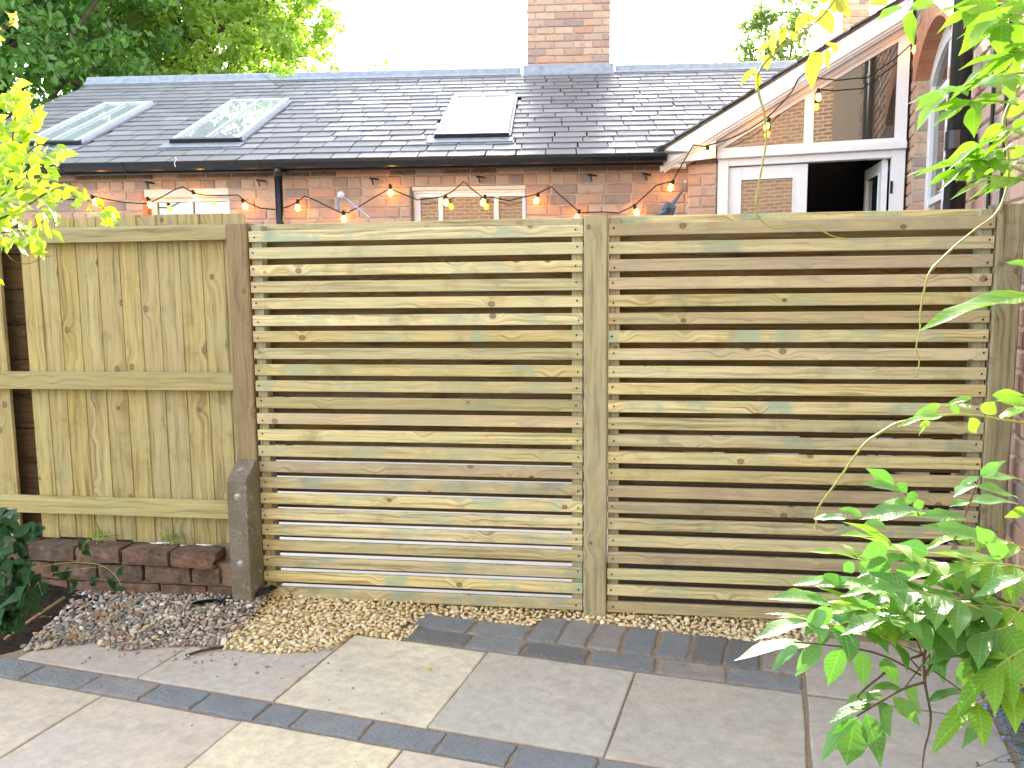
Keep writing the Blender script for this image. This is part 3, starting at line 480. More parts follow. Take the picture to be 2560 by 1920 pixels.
YELLOW = [(-986,1700,1999,-1008,1720,2022,51,-33,79,22),(-986,1700,1999,-985,1720,2009,98,-14,17,15),(-986,1700,1999,-997,1720,2021,-30,-77,56,19),(-986,1700,1987,-1012,1720,1996,-31,-71,63,21),(-986,1700,1987,-986,1720,1993,100,3,0,14),(-987,1700,1993,-1001,1720,1987,-37,-51,-78,15),(-1021,1700,1978,-1019,1720,1987,63,-36,69,13),(-1022,1700,1962,-1014,1720,1965,83,-37,42,13),(-1022,1700,1956,-1022,1720,1955,100,-3,8,12)]
SHRUB_STEM = [[220,(-1002,1600,1599),(-982,1600,1614),(-961,1600,1636),(-943,1600,1667),(-927,1600,1712),(-897,1600,1736),(-869,1600,1730)],[180,(-1003,1600,1590),(-950,1600,1611),(-917,1600,1629),(-875,1600,1650),(-838,1600,1638),(-795,1600,1625),(-780,1600,1613)],[220,(-1001,1600,1608),(-973,1600,1645),(-957,1600,1682),(-942,1600,1773),(-927,1600,1821)],[150,(-1004,1600,1568),(-956,1600,1574),(-928,1600,1577),(-888,1600,1598)],[80,(-987,1600,1543),(-976,1600,1531),(-964,1600,1518),(-942,1600,1511),(-920,1600,1516),(-903,1600,1524),(-884,1600,1526)],[140,(-973,1600,1645),(-915,1600,1663),(-875,1600,1684)],[120,(-1038,1700,1931),(-1014,1700,1974),(-994,1700,1987),(-985,1700,1993)]]
BRAMBLE = [(-1979,2997,256,-1983,2996,212,-45,-89,6,31),(-1843,2993,526,-1853,2951,558,85,18,50,39),(-1858,3001,618,-1941,3027,585,-45,-54,71,66),(-2027,3063,122,-2010,3030,180,95,27,-13,50),(-1780,2932,575,-1741,2884,628,-77,-64,-2,59),(-1828,2974,578,-1860,2986,513,-31,-95,-3,53),(-1966,3030,306,-1982,2992,263,29,-77,57,43),(-1882,2890,325,-1797,2850,360,-47,-26,84,73),(-1932,3029,274,-1862,2998,236,52,19,83,61),(-1820,2885,279,-1874,2915,289,34,33,88,45),(-1922,2964,423,-1967,3001,347,-73,-68,10,69),(-1828,2883,325,-1776,2848,405,-70,-70,15,73),(-1858,2920,240,-1854,2938,271,10,-87,48,26),(-1904,2967,457,-1878,2978,394,88,-38,28,50),(-1981,3010,518,-1950,2977,458,91,24,33,54),(-1866,2958,422,-1915,2966,444,44,16,89,39),(-1800,2890,669,-1880,2907,647,-31,-29,91,61),(-1906,3005,510,-1983,3051,496,-18,-1,98,66),(-1922,3019,243,-1863,3006,298,-56,-72,42,59),(-1992,3030,226,-1953,3056,269,-26,-70,66,46),(-1822,3001,379,-1826,2957,434,92,27,28,51),(-1917,2961,499,-1846,2934,511,-20,-9,98,56),(-1926,2980,584,-1862,2987,578,13,-42,90,46),(-1904,2948,586,-1865,2953,564,48,-49,73,33),(-1906,2959,551,-1961,2951,589,54,-50,68,49),(-1827,2885,285,-1823,2862,248,-49,-76,42,32),(-1822,3013,547,-1870,3027,515,-52,-72,46,43),(-1922,2897,327,-1889,2935,326,63,-55,55,36),(-1962,3073,582,-1971,3115,514,99,13,-5,58),(-1924,2969,465,-1908,2953,533,-32,-94,-15,51),(-1975,2954,470,-1925,2963,449,43,-32,85,39),(-1975,3004,424,-1876,2960,433,-18,-21,96,78),(-1807,2914,349,-1846,2941,302,-77,-55,32,48),(-1965,3009,266,-2030,3025,232,-50,-49,72,54),(-1883,3037,447,-1899,3064,488,-23,-85,48,37),(-1927,2941,295,-1901,2985,285,51,-11,85,37),(-1947,3050,627,-2042,3099,604,-30,-14,94,78),(-1911,2910,329,-1880,2910,307,57,15,81,27),(-1833,2913,571,-1800,2937,582,1,-44,90,31),(-1989,2990,315,-1982,2974,245,-14,-97,20,52),(-1894,2894,277,-1842,2885,239,56,-16,82,47),(-1914,3018,423,-1833,2993,467,-53,-38,76,69),(-1966,3047,444,-1951,3027,403,90,-15,40,34),(-1846,2939,558,-1817,2971,601,17,-84,52,44),(-1838,2916,515,-1913,2925,506,-16,-48,86,55),(-1966,3074,324,-1946,3102,346,-7,-60,80,30),(-1792,2945,542,-1718,2907,609,-71,-47,52,77),(-2039,3082,302,-2022,3120,258,91,6,40,44),(-1943,2991,250,-1950,2984,292,97,13,19,31),(-2025,3073,609,-1974,3072,612,-6,-24,97,37),(-1915,2913,497,-1893,2913,440,89,-29,34,44),(-1900,2957,489,-2001,3004,473,-15,1,99,81),(-1772,2938,340,-1754,2893,313,-69,-55,47,40),(-1786,2882,478,-1840,2898,491,18,-19,97,42),(-1914,3072,319,-1929,3062,395,96,-24,16,56),(-1926,2965,451,-1851,2929,471,-32,-13,94,61),(-1854,2963,248,-1841,2933,198,-48,-80,37,43),(-1920,2891,251,-1888,2873,328,-44,-90,-3,61),(-1767,2880,457,-1823,2916,378,-62,-78,9,74),(-1924,3018,353,-1869,3006,359,-17,-37,91,41),(-1888,3018,321,-1889,2991,378,99,11,7,46),(-1903,3039,488,-1852,3036,519,-41,-69,60,43),(-1956,2995,562,-1923,3027,578,23,-63,75,35),(-1957,3021,528,-1954,3060,567,6,-71,70,40),(-1880,2914,261,-1834,2874,317,-79,-56,25,59),(-1838,2899,296,-1923,2949,285,-4,17,98,71),(-1839,3047,416,-1918,3065,401,-22,-14,97,59),(-1887,2955,437,-1856,2907,402,-62,-68,40,48),(-1998,3038,367,-1946,3020,356,23,9,97,41),(-2024,3069,236,-1970,3061,203,52,10,85,46),(-1801,2977,371,-1844,2999,333,-69,-51,50,44),(-1882,2958,435,-1922,2965,488,79,-2,61,48),(-1744,2952,344,-1805,2978,288,-70,-43,57,62),(-1907,3047,376,-1985,3056,372,-6,-6,100,56),(-1900,2984,405,-1864,2978,453,-34,-93,14,43),(-1933,3043,355,-1871,2997,429,-74,-63,23,77),(-1799,2906,379,-1761,2864,460,-71,-71,-3,71),(-1985,3030,265,-2021,3028,283,43,-37,82,29),(-2027,3100,292,-2108,3137,247,-58,-47,66,72),(-1999,3098,449,-2023,3074,462,55,-11,83,26),(-1933,2992,500,-1864,2948,559,-72,-56,41,73),(-1915,2937,223,-1859,2892,307,-75,-64,16,80),(-1852,3008,467,-1927,3039,445,-35,-20,91,60),(-1915,2949,219,-1946,2940,237,56,-25,79,27),(-1825,2944,539,-1858,2974,462,-50,-86,-12,64),(-1938,3073,389,-1881,3067,414,-41,-32,86,45),(-1917,3056,524,-1873,3074,547,-7,-73,68,38),(-1931,2926,303,-1867,2885,262,65,33,68,62),(-1926,3031,355,-1907,2987,298,-55,-74,39,54),(-1877,2914,424,-1893,2896,377,24,-93,26,38),(-1796,2966,542,-1761,2954,616,-67,-72,20,59),(-1817,2982,534,-1851,2975,548,42,-55,72,28),(-1898,3083,542,-1901,3127,569,0,-53,85,37),(-1846,2989,534,-1862,2949,493,44,-72,54,43),(-1819,2899,255,-1847,2877,298,78,18,61,41),(-2052,3093,171,-2021,3137,138,65,10,76,45),(-1867,2919,489,-1858,2899,431,-3,-95,32,45),(-2039,3053,376,-1990,3049,342,55,-20,81,43),(-1949,2909,449,-1893,2894,418,46,-9,88,47),(-1986,3087,315,-1987,3121,261,94,29,16,46),(-1955,2989,584,-1897,2951,625,-69,-51,51,58),(-1830,2961,568,-1877,2951,584,35,-17,92,36),(-1929,2990,618,-1899,2942,563,-25,-79,56,57),(-1848,3045,331,-1848,3021,385,97,24,10,43),(-2008,3076,427,-2062,3084,431,7,-2,100,40),(-1887,2894,367,-1875,2904,426,-45,-86,24,44),(-1918,3058,266,-1919,3100,300,-31,-60,74,39),(-1917,2899,251,-1980,2923,214,-58,-33,75,55),(-1777,2924,609,-1793,2907,578,-35,-73,58,28),(-1940,3020,245,-1890,3033,277,-35,-54,76,44),(-1823,2957,303,-1801,3003,247,78,29,56,55),(-1934,3086,281,-1907,3111,217,92,-29,27,54),(-1843,3062,220,-1910,3099,237,28,6,96,57),(-1852,2905,217,-1939,2934,220,-4,-23,97,66),(-1941,2981,275,-1939,2980,228,100,5,4,34),(-1835,3052,269,-1855,3071,316,83,-30,47,39),(-1846,2955,583,-1901,2988,631,66,2,75,58),(-1941,2981,279,-1977,2952,261,1,-55,83,35),(-1850,2899,264,-1896,2919,290,55,20,81,40),(-1934,3030,296,-1936,3063,326,-54,-59,60,32),(-1924,2929,528,-1882,2940,538,17,-93,33,32),(-1819,2922,218,-1869,2888,236,60,-60,53,45),(-1898,2935,229,-1936,2895,227,28,-31,91,40),(-1916,3084,195,-1980,3101,193,-11,-33,94,48),(-1920,2960,374,-1998,2973,344,-38,-53,76,61),(-1894,2990,365,-1951,3037,414,74,23,63,64),(-1970,2979,227,-2015,3018,267,70,8,71,52),(-1816,2910,326,-1793,2949,299,85,-16,50,38),(-1927,2966,366,-1970,2980,381,28,-13,95,34),(-1916,2973,320,-1945,2987,256,-32,-94,-7,52),(-1822,3036,332,-1866,3014,289,-4,-87,49,47),(-1951,2956,355,-1916,2958,415,-57,-75,35,50),(-1765,2949,555,-1752,2928,606,-65,-75,-14,40),(-1919,2948,198,-1855,2918,222,-44,-27,86,54),(-1918,2967,461,-1914,3013,414,86,32,40,48),(-1991,3064,510,-1959,3092,532,21,-74,63,34),(-1918,3003,539,-1927,3028,589,-18,-89,42,40),(-1919,2943,474,-1852,2919,510,-54,-52,66,57),(-1760,2938,423,-1780,2895,382,-27,-60,75,46),(-1913,3058,236,-1920,3038,294,95,24,20,45),(-1926,3087,252,-1904,3071,314,-42,-91,-8,49),(-1952,3072,250,-1984,3074,210,-49,-80,35,37),(-1975,2990,496,-1940,3007,468,65,-59,48,35),(-1887,3066,416,-1951,3100,428,19,2,98,53),(-2022,3078,264,-2031,3102,316,7,-90,44,41),(-1863,3035,304,-1836,3046,332,-9,-88,46,29),(-1855,2940,604,-1887,2912,653,83,6,56,46),(-1986,2959,332,-1892,2916,358,-34,-19,92,77),(-1939,2893,402,-1916,2898,363,86,-5,50,33),(-1938,3005,364,-1988,3034,309,-73,-58,36,58),(-1900,2887,262,-1845,2840,335,-70,-71,8,74),(-1935,3039,440,-1874,3029,418,30,-21,93,47),(-1953,3099,363,-1977,3145,272,97,4,-24,75),(-1907,2909,224,-1871,2928,191,70,-9,70,37),(-1808,2969,456,-1817,2938,428,-28,-60,75,30),(-1837,3035,393,-1867,3011,384,3,-40,92,28),(-1971,3089,269,-1918,3111,272,35,-88,30,43),(-1966,3019,604,-1911,3004,657,-60,-67,44,56),(-1915,2890,382,-1858,2875,390,-15,-7,99,43),(-1930,3051,591,-1928,3100,548,87,30,38,47),(-1920,3004,266,-1875,2975,245,51,21,83,42),(-2006,3088,588,-1945,3082,625,-30,-89,34,52),(-1926,2963,673,-1939,2996,605,95,31,-3,55),(-1947,2951,235,-2012,2990,229,0,17,99,55),(-1950,3079,333,-1916,3040,300,81,25,53,45),(-1700,3150,467,-1723,3150,484,56,-27,79,20),(-1700,3150,467,-1691,3150,430,95,-21,23,27),(-1700,3150,467,-1734,3150,490,52,-28,81,29),(-1716,3150,437,-1724,3150,474,96,-21,19,26),(-1716,3150,437,-1677,3150,418,42,-29,86,31),(-1716,3150,437,-1682,3150,424,34,-32,89,26),(-1749,3150,292,-1786,3150,266,-42,-67,60,32),(-1749,3150,292,-1754,3150,325,97,-20,15,23),(-1749,3150,292,-1772,3150,329,83,-18,52,31),(-1749,3150,292,-1778,3150,287,-15,-47,87,21),(-1696,3150,307,-1659,3150,330,-40,-65,64,30),(-1696,3150,307,-1667,3150,294,40,-27,88,22),(-1696,3150,307,-1664,3150,309,-7,-43,90,22),(-1575,3150,337,-1613,3150,307,-45,-68,58,34),(-1575,3150,337,-1554,3150,375,-49,-83,27,31),(-1575,3150,337,-1575,3150,364,-37,-93,1,19),(-1896,3150,309,-1856,3150,279,58,-20,79,35),(-1896,3150,309,-1885,3150,335,-41,-90,17,20),(-1884,3150,270,-1854,3150,260,31,-27,91,22),(-1884,3150,270,-1854,3150,284,-33,-60,73,23),(-1594,3150,283,-1614,3150,329,89,-20,40,35),(-1594,3150,283,-1623,3150,323,79,-21,58,35),(-1594,3150,283,-1598,3150,252,-41,-91,6,22),(-1594,3150,283,-1549,3150,277,12,-35,93,32),(-1826,3150,354,-1788,3150,322,63,-21,75,35),(-1826,3150,354,-1831,3150,385,97,-18,17,22),(-1826,3150,354,-1813,3150,383,-42,-89,19,22),(-1791,3150,323,-1819,3150,326,8,-37,92,20),(-1791,3150,323,-1776,3150,372,-40,-91,12,36),(-1791,3150,323,-1768,3150,337,-38,-64,67,19),(-1791,3150,323,-1765,3150,357,-47,-80,37,30)]
BRAMBLE_STEM = [[180,(-2033,3100,329),(-1974,3100,343),(-1891,3100,380),(-1773,3100,405),(-1664,3100,404),(-1606,3100,389),(-1565,3100,354),(-1542,3100,309)],[110,(-1945,3100,336),(-1849,3100,357),(-1724,3100,379),(-1584,3100,392)],[120,(-1983,3050,384),(-1916,3050,413),(-1852,3050,420)],[80,(-1724,3100,379),(-1689,3100,461),(-1664,3100,505)],[80,(-1812,3000,378),(-1798,3000,319),(-1789,3000,297)]]
CABLE = [(-4083,7374,2259),(-3932,7366,2285),(-3813,7360,2276),(-3706,7354,2317),(-3633,7350,2295),(-3560,7346,2279),(-3428,7340,2253),(-3296,7333,2240),(-3185,7327,2235),(-3102,7322,2272),(-3026,7318,2307),(-2950,7314,2348),(-2868,7310,2377),(-2818,7308,2346),(-2761,7305,2319),(-2689,7301,2301),(-2528,7292,2296),(-2382,7285,2297),(-2298,7280,2232),(-2183,7274,2181),(-2039,7267,2165),(-1936,7261,2192),(-1862,7257,2226),(-1787,7254,2281),(-1702,7249,2244),(-1588,7243,2187),(-1475,7237,2133),(-1403,7233,2131),(-1397,7233,2142),(-1323,7229,2176),(-1192,7222,2251),(-1039,7214,2332),(-905,7207,2274),(-806,7202,2231),(-678,7195,2243),(-585,7191,2255),(-492,7186,2302),(-398,7181,2381),(-336,7177,2321),(-238,7172,2246),(-153,7168,2245),(-12,7161,2212),(101,7155,2238),(228,7148,2264),(354,7141,2326),(410,7138,2268),(508,7133,2184),(599,7128,2103),(788,7119,2106),(927,7111,2095),(1059,7104,2155),(1149,7100,2236),(1245,7095,2323),(1382,7087,2355),(1415,7005,2432),(1478,6985,2548),(1527,6968,2632),(1616,6940,2615),(1716,6907,2639),(1840,6867,2677),(1949,6832,2728),(2080,6789,2811),(2162,6762,2891),(2253,6733,2998),(2298,6718,3095),(2343,6703,3135),(2379,6692,3119),(2461,6665,3080),(2576,6628,3058),(2677,6595,3061),(2778,6562,3058),(2984,6527,3199),(3100,6489,3309),(3128,6480,3413),(3155,6471,3530),(3202,6456,3666)]
BULB = [(-3675,7352,2274),(-3178,7326,2247),(-2764,7305,2300),(-2330,7282,2218),(-1854,7257,2203),(-1454,7236,2102),(-1037,7214,2321),(-556,7189,2227),(-228,7172,2222),(230,7148,2231),(578,7130,2085),(1071,7104,2121),(1373,7088,2322),(1635,6933,2574),(2083,6788,2764),(2443,6671,2962),(3104,6488,3269)]

# ------------------------------------------------------------------ frames of the place
FENCE_O, FENCE_A = (0, 3.5701, 0), 8.01       # fence line: x along the fence, y away from the camera
PATIO_O, PATIO_A = (-0.8661, 2.7705, 0), 17.99
HOUSE_O, HOUSE_A = (0, 7.25, 0), 3.0
PORCH_O, PORCH_A = (3.15, 6.62, 0), 18.0      # corner of the porch front and the tall house wall
def to_world(o, a, x, y, z=0.0):
    a = R(a); return Vector((o[0] + x * math.cos(a) + y * math.sin(a), o[1] - x * math.sin(a) + y * math.cos(a), z))
def to_local(o, a, p):
    a = R(a); dx, dy = p[0] - o[0], p[1] - o[1]
    return (dx * math.cos(a) - dy * math.sin(a), dx * math.sin(a) + dy * math.cos(a))

# ------------------------------------------------------------------ ground
def sheet(name, x0, x1, y0, y1, z, mat, o=(0,0,0), a=0.0):
    b = MB(); b.box(x0, x1, y0, y1, z - .03, z)
    r = b.build(name, mat); r.location = o; r.rotation_euler = (0, 0, -R(a)); tag(r, kind='structure'); return r
sheet('ground', -150, 150, -100, 250, -0.12, M['earth'])
sheet('courtyard', -7, .40, 0.11, 3.9, -0.004, M['yard'], FENCE_O, FENCE_A)
sheet('gap_shade_sheet', .40, 2.6, 0.11, 3.9, -0.010, M['soil'], FENCE_O, FENCE_A)  # added dark sheet; puts shade behind the gaps of the right panel
patio = sheet('patio', -3.2, 3.0, -4.0, 1.22, -0.0075, M['joint'], PATIO_O, PATIO_A)

def ragged(w, d, h, seed, seg=5, amp=.0025, ch=.004):
    """a cut stone: top outline uneven, edge worn round, centred on x, y with its top at z = 0"""
    rg = random.Random(seed); pts = []
    for (ax, ay, bx, by) in ((-1,-1,1,-1),(1,-1,1,1),(1,1,-1,1),(-1,1,-1,-1)):
        for i in range(seg):
            t = i / seg; x = (ax + (bx - ax) * t) * w / 2; y = (ay + (by - ay) * t) * d / 2
            pts.append((x + rg.uniform(-amp, amp), y + rg.uniform(-amp, amp)))
    n = len(pts); v = []; f = []
    for (ins, z) in ((0, -h), (0, -ch * 1.2), (ch * .45, -ch * .35), (ch * 1.3, 0)):
        for x, y in pts:
            k = 1 - ins / (w / 2); k2 = 1 - ins / (d / 2)
            v.append((x * k, y * k2, z + (rg.uniform(-.0006, .0006) if z == 0 else 0)))
    for r_ in range(3):
        for i in range(n):
            j = (i + 1) % n; f.append((r_*n+i, r_*n+j, (r_+1)*n+j, (r_+1)*n+i))
    f.append(tuple(range(3 * n, 4 * n)))
    b = MB(); b.add(v, f); return b

rg = random.Random(3)
def lay(name, x0, x1, y0, y1, col, mat, seed, gap=.006, h=.04, amp=.0025, ch=.004, dz=0.0):
    w, d = x1 - x0 - gap, y1 - y0 - gap
    o = link(name, ragged(w, d, h, seed, amp=amp, ch=ch).mesh(name, mat), patio)
    o.location = ((x0 + x1) / 2, (y0 + y1) / 2, dz + rg.uniform(-.0012, .0012))
    o.rotation_euler = (rg.uniform(-.0018, .0018), rg.uniform(-.0018, .0018), rg.uniform(-.002, .002))
    o.color = (*col, 1); return o
GREY, WARM, CREAM, PINK = (.475, .468, .432), (.56, .515, .42), (.76, .70, .49), (.50, .465, .42)
slabs = [(-1.2,-.6,0,.6,PINK),(-.6,0,0,.6,(.50,.475,.44)),(0,.6,0,.6,(.73,.69,.54)),(.6,1.2,0,.6,GREY),(1.2,1.805,0,.6,(.425,.418,.38)),
         (1.815,2.41,.61,1.14,(.41,.40,.365)),(1.815,2.41,.0,.6,(.41,.40,.365)),(1.815,2.41,-.6,-.01,(.41,.40,.365)),(2.56,2.9,.66,1.2,(.27,.23,.21)),
         (-1.82,-1.22,-.74,-.145,WARM),(-1.22,-.62,-.74,-.145,(.58,.515,.41)),(-.62,-.02,-.74,-.145,(.56,.50,.42)),(-.02,.58,-.74,-.145,CREAM),(.58,1.18,-.74,-.145,(.60,.55,.45)),(1.18,1.79,-.74,-.145,GREY),
         (-1.5,-.9,-1.34,-.745,WARM),(-.9,-.3,-1.34,-.745,(.46,.38,.3)),(-.3,.3,-1.34,-.745,GREY),(.3,.9,-1.34,-.745,PINK),(.9,1.5,-1.34,-.745,WARM)]
for i, (x0, x1, y0, y1, c) in enumerate(slabs): lay('paving_slab', x0, x1, y0, y1, c, M['slab'], i)
BL = [(.21,.24,.27),(.25,.275,.295),(.30,.298,.30),(.22,.25,.28),(.33,.31,.295),(.15,.163,.178)]
xs = [-1.75,-1.5,-1.26,-1.03,-.75,-.477,-.25,.008,.152,.415,.677,.925,1.19,1.45,1.70]
for i in range(len(xs) - 1): lay('paving_block', xs[i], xs[i+1], -.137, -.006, [BL[0],BL[3],BL[1],BL[1],BL[2],BL[3],BL[0],BL[3],BL[1],BL[3],BL[0],BL[3],BL[1],BL[0]][i], M['block'], 50 + i, .008, amp=.004, ch=.006)
xs = [.222,.49,.735,1.005,1.27,1.537,1.808]
for i in range(6): lay('paving_block', xs[i], xs[i+1], .612, .748, [BL[5],BL[1],BL[5],BL[0],BL[4],BL[1]][i], M['block'], 80 + i, .008, amp=.0065, ch=.009)
for i, (a, b) in enumerate(((.185,.452),(.458,.71))): lay('paving_block', a, b, .752, .898, BL[(0, 1)[i]], M['block'], 90 + i, .008, amp=.0065, ch=.009)
xs = [.715,.845,.972,1.105,1.243,1.382,1.52,1.655,1.808]
for i in range(8): lay('paving_block', xs[i], xs[i+1], .754, 1.022, [BL[1],BL[2],BL[4],BL[0],BL[3],BL[5],BL[5],BL[4]][i], M['block'], 100 + i, .008, amp=.0065, ch=.009)
ys = [.0,.24,.48,.715,.93,1.16]
for i in range(5): lay('paving_block', 2.422, 2.552, ys[i], ys[i+1], BL[(5,0,3,5,0)[i]], M['block'], 120 + i, .008, amp=.0065, ch=.009)

# soil bank at the left, rising to the low wall
def soil_bank():
    nx, ny = 44, 36; V = []; F = []; q = random.Random(5)
    for j in range(ny):
        for i in range(nx):
            x = -3.2 + i * (2.55 / (nx - 1)); y = -.6 + j * (1.75 / (ny - 1))
            m = max(0.0, min(1.0, (-1.15 - x) / .5)); k = max(0.0, min(1.0, (y - .2) / .7))
            z = -.02 + .055 * m + .075 * k * min(1.0, max(0.0, (-.5 - x) / .5)) + q.uniform(-.012, .012) * (.4 + m)
            V.append((x, y, z))
    for j in range(ny - 1):
        for i in range(nx - 1):
            cx = V[j*nx+i][0]; cy = V[j*nx+i][1]
            if cx > -1.2 + .35 * max(0, cy - .1) + (.35 if cy > .3 else 0) and cy < .55: continue
            if cx > -1.27 and cy < .06: continue
            F.append((j*nx+i, j*nx+i+1, (j+1)*nx+i+1, (j+1)*nx+i))
    b = MB(); b.add(V, F); o = b.build('soil_bed', M['soil'], smooth=True)
    o.location = PATIO_O; o.rotation_euler = (0, 0, -R(PATIO_A)); tag(o, kind='structure')
soil_bank()

# ------------------------------------------------------------------ gravel
def inside(x, y, pl):
    r = False; j = len(pl) - 1
    for i in range(len(pl)):
        if (pl[i][1] > y) != (pl[j][1] > y) and x < (pl[j][0] - pl[i][0]) * (y - pl[i][1]) / (pl[j][1] - pl[i][1]) + pl[i][0]: r = not r
        j = i
    return r
def ico():
    bm = bmesh.new(); bmesh.ops.create_icosphere(bm, subdivisions=2, radius=1)
    V = np.array([v.co[:] for v in bm.verts]); F = np.array([[v.index for v in f.verts] for f in bm.faces]); bm.free(); return V, F
IV, IF = ico()
def stones(name, spots, mat, seed, flat, angular, label, cat):
    q = np.random.default_rng(seed); VV = []; FF = []; n = 0
    for (x, y, z, s) in spots:
        sc = np.array([q.uniform(.85, 1.6), q.uniform(.65, 1.0), q.uniform(*flat)]) * s
        v = IV.copy()
        for _ in range(angular):                      # planes cut off: broken faces
            d = q.normal(size=3); d /= np.linalg.norm(d); k = q.uniform(.45, .8)
            p = v @ d; v = v - np.outer(np.maximum(p - k, 0), d)
        v = v * (1 + q.normal(0, .05, (len(v), 1))) * sc
        a, b_, c = q.uniform(0, 6.28), q.normal(0, .35), q.normal(0, .35)
        ca, sa = math.cos(a), math.sin(a)
        Rz = np.array([[ca, -sa, 0], [sa, ca, 0], [0, 0, 1]]); Rx = np.array([[1,0,0],[0,math.cos(b_),-math.sin(b_)],[0,math.sin(b_),math.cos(b_)]]); Ry = np.array([[math.cos(c),0,math.sin(c)],[0,1,0],[-math.sin(c),0,math.cos(c)]])
        v = v @ (Rz @ Rx @ Ry).T + np.array([x, y, z])
        VV.append(v); FF.append(IF + n); n += len(v)
    o = np_mesh(name, np.concatenate(VV), np.concatenate(FF), mat, smooth=not angular > 3)
    o.location = PATIO_O; o.rotation_euler = (0, 0, -R(PATIO_A))
    return tag(o, label, cat, kind='stuff')
gold_poly = [(-.58,.83),(-.3,.875),(.16,.958),(.7,1.053),(1.25,1.15),(1.74,1.237),(1.95,1.27),(1.81,1.012),(1.66,1.012),(.725,1.012),(.70,.91),(.47,.888),(.45,.888),(.205,.888),(.195,.75),(.225,.74),(.225,.612),(.2,.594),(0.0,.59),(-.01,.42),(-.2,.335),(-.43,.30),(-.50,.5)]
shingle_poly = [(-.72,.98),(-1.0,1.11),(-1.2,1.02),(-1.37,.9),(-1.42,.73),(-1.45,.55),(-1.33,.3),(-1.24,.07),(-1.16,.09),(-1.02,.2),(-.84,.17),(-.62,.28),(-.46,.32),(-.50,.55),(-.55,.82)]
def fill(poly, seed, zf, size, gap, layers, lift):
    """loosely packed spots: no two stones of one layer closer than the gap"""
    q = random.Random(seed); out = []; xa = [p[0] for p in poly]; ya = [p[1] for p in poly]
    for l in range(layers):
        grid = {}; miss = 0
        while miss < 900:
            x = q.uniform(min(xa), max(xa)); y = q.uniform(min(ya), max(ya))
            if not inside(x, y, poly): continue
            s_ = q.uniform(*size); g = gap * s_ / ((size[0] + size[1]) / 2); ci, cj = int(x / .04 + 500), int(y / .04 + 500)
            if any((x - a) ** 2 + (y - b) ** 2 < (g * .5 + h * .5) ** 2 for di in (-1, 0, 1) for dj in (-1, 0, 1) for (a, b, h) in grid.get((ci + di, cj + dj), ())): miss += 1; continue
            grid.setdefault((ci, cj), []).append((x, y, g)); out.append((x, y, zf(x, y) + l * lift + q.uniform(-.002, .003), s_)); miss = 0
    return out
def gold_z(x, y):
    near = max(0, 1 - (.9266 + .1757 * x - y) / .13)          # heaped a little against the fence
    if x > .17: return -.012 + .014 * near
    return .006 if y < .6 else .004 + .02 * near
def shin_z(x, y): return .004 + .07 * max(0, min(1, (y - .30) / .6)) * max(0, min(1, (-.42 - x) / .25 + .2))
g_spots = fill(gold_poly, 11, gold_z, (.0095, .0175), .0235, 2, .009)
g_spots += [(random.Random(i).uniform(2.56, 2.75), random.Random(i + 99).uniform(.95, 1.35), .012, .013) for i in range(60)]
stones('golden_gravel', g_spots, M['gold'], 21, (.38, .68), 7, 'golden angular gravel filling the gap between fence and pavers', 'gravel')
s_spots = fill(shingle_poly, 12, shin_z, (.0065, .0185), .0225, 2, .008)
q_ = random.Random(8)
s_spots += [(q_.gauss(-.72, .3), q_.gauss(.27, .08), .006, q_.uniform(.003, .007)) for _ in range(150)]
stones('mixed_shingle', s_spots, M['pebble'], 22, (.42, .85), 2, 'grey and brown mixed shingle heaped below the low brick wall', 'shingle')
# a mound under the shingle so that no gap shows between the stones
def mound(name, poly, zf, mat):
    xa = [p[0] for p in poly]; ya = [p[1] for p in poly]; st = .03; V = []; F = []; ix = {}
    nx = int((max(xa) - min(xa)) / st) + 2; ny = int((max(ya) - min(ya)) / st) + 2
    for j in range(ny):
        for i in range(nx):
            x = min(xa) + i * st; y = min(ya) + j * st
            if inside(x, y, poly): ix[(i, j)] = len(V); V.append((x, y, zf(x, y) - .006))
    for (i, j) in list(ix):
        k = [(i, j), (i + 1, j), (i + 1, j + 1), (i, j + 1)]
        if all(p in ix for p in k): F.append([ix[p] for p in k])
    b = MB(); b.add(V, F); o = b.build(name, mat); o.location = PATIO_O; o.rotation_euler = (0, 0, -R(PATIO_A)); tag(o, kind='structure')
mound('shingle_base', shingle_poly, shin_z, M['shingle_bed'])
mound('gravel_base', gold_poly, gold_z, M['gold_bed'])

# ------------------------------------------------------------------ bricks
BRICK_ME = {}
def brick_mesh(mat, w, h, d, var):
    """a worn brick: face at y = 0, body behind it; several variants shared by all bricks of one size"""
    key = (mat, round(w, 2), round(h, 3), var)
    if key in BRICK_ME: return BRICK_ME[key]
    q = random.Random(hash((round(w, 2), var)) & 0xffff); c = .006
    j = lambda: q.uniform(-.0025, .0025)
    ring0 = [(-w/2, d, -h/2), (w/2, d, -h/2), (w/2, d, h/2), (-w/2, d, h/2)]
    r1 = [(-w/2 + j(), c, -h/2 + j()), (0, c, -h/2 + j()), (w/2 + j(), c, -h/2 + j()), (w/2 + j(), c, h/2 + j()), (0, c, h/2 + j()), (-w/2 + j(), c, h/2 + j())]
    r2 = [(x * (1 - c * 1.6 / (w/2)), j() * .6, z * (1 - c * 1.3 / (h/2))) for x, y, z in r1]
    v = ring0 + r1 + r2
    f = [(10,11,12,13,14,15)] if False else [(10, 11, 14, 15), (11, 12, 13, 14)]
    for i in range(6):
        k = (i + 1) % 6; f.append((4 + i, 4 + k, 10 + k, 10 + i))
    f += [(0, 1, 6, 5, 4), (1, 2, 7, 6), (2, 3, 9, 8, 7), (3, 0, 4, 9), (3, 2, 1, 0)]
    b = MB(); b.add(v, f); me = b.mesh('brick', M[mat]); BRICK_ME[key] = me
    return me
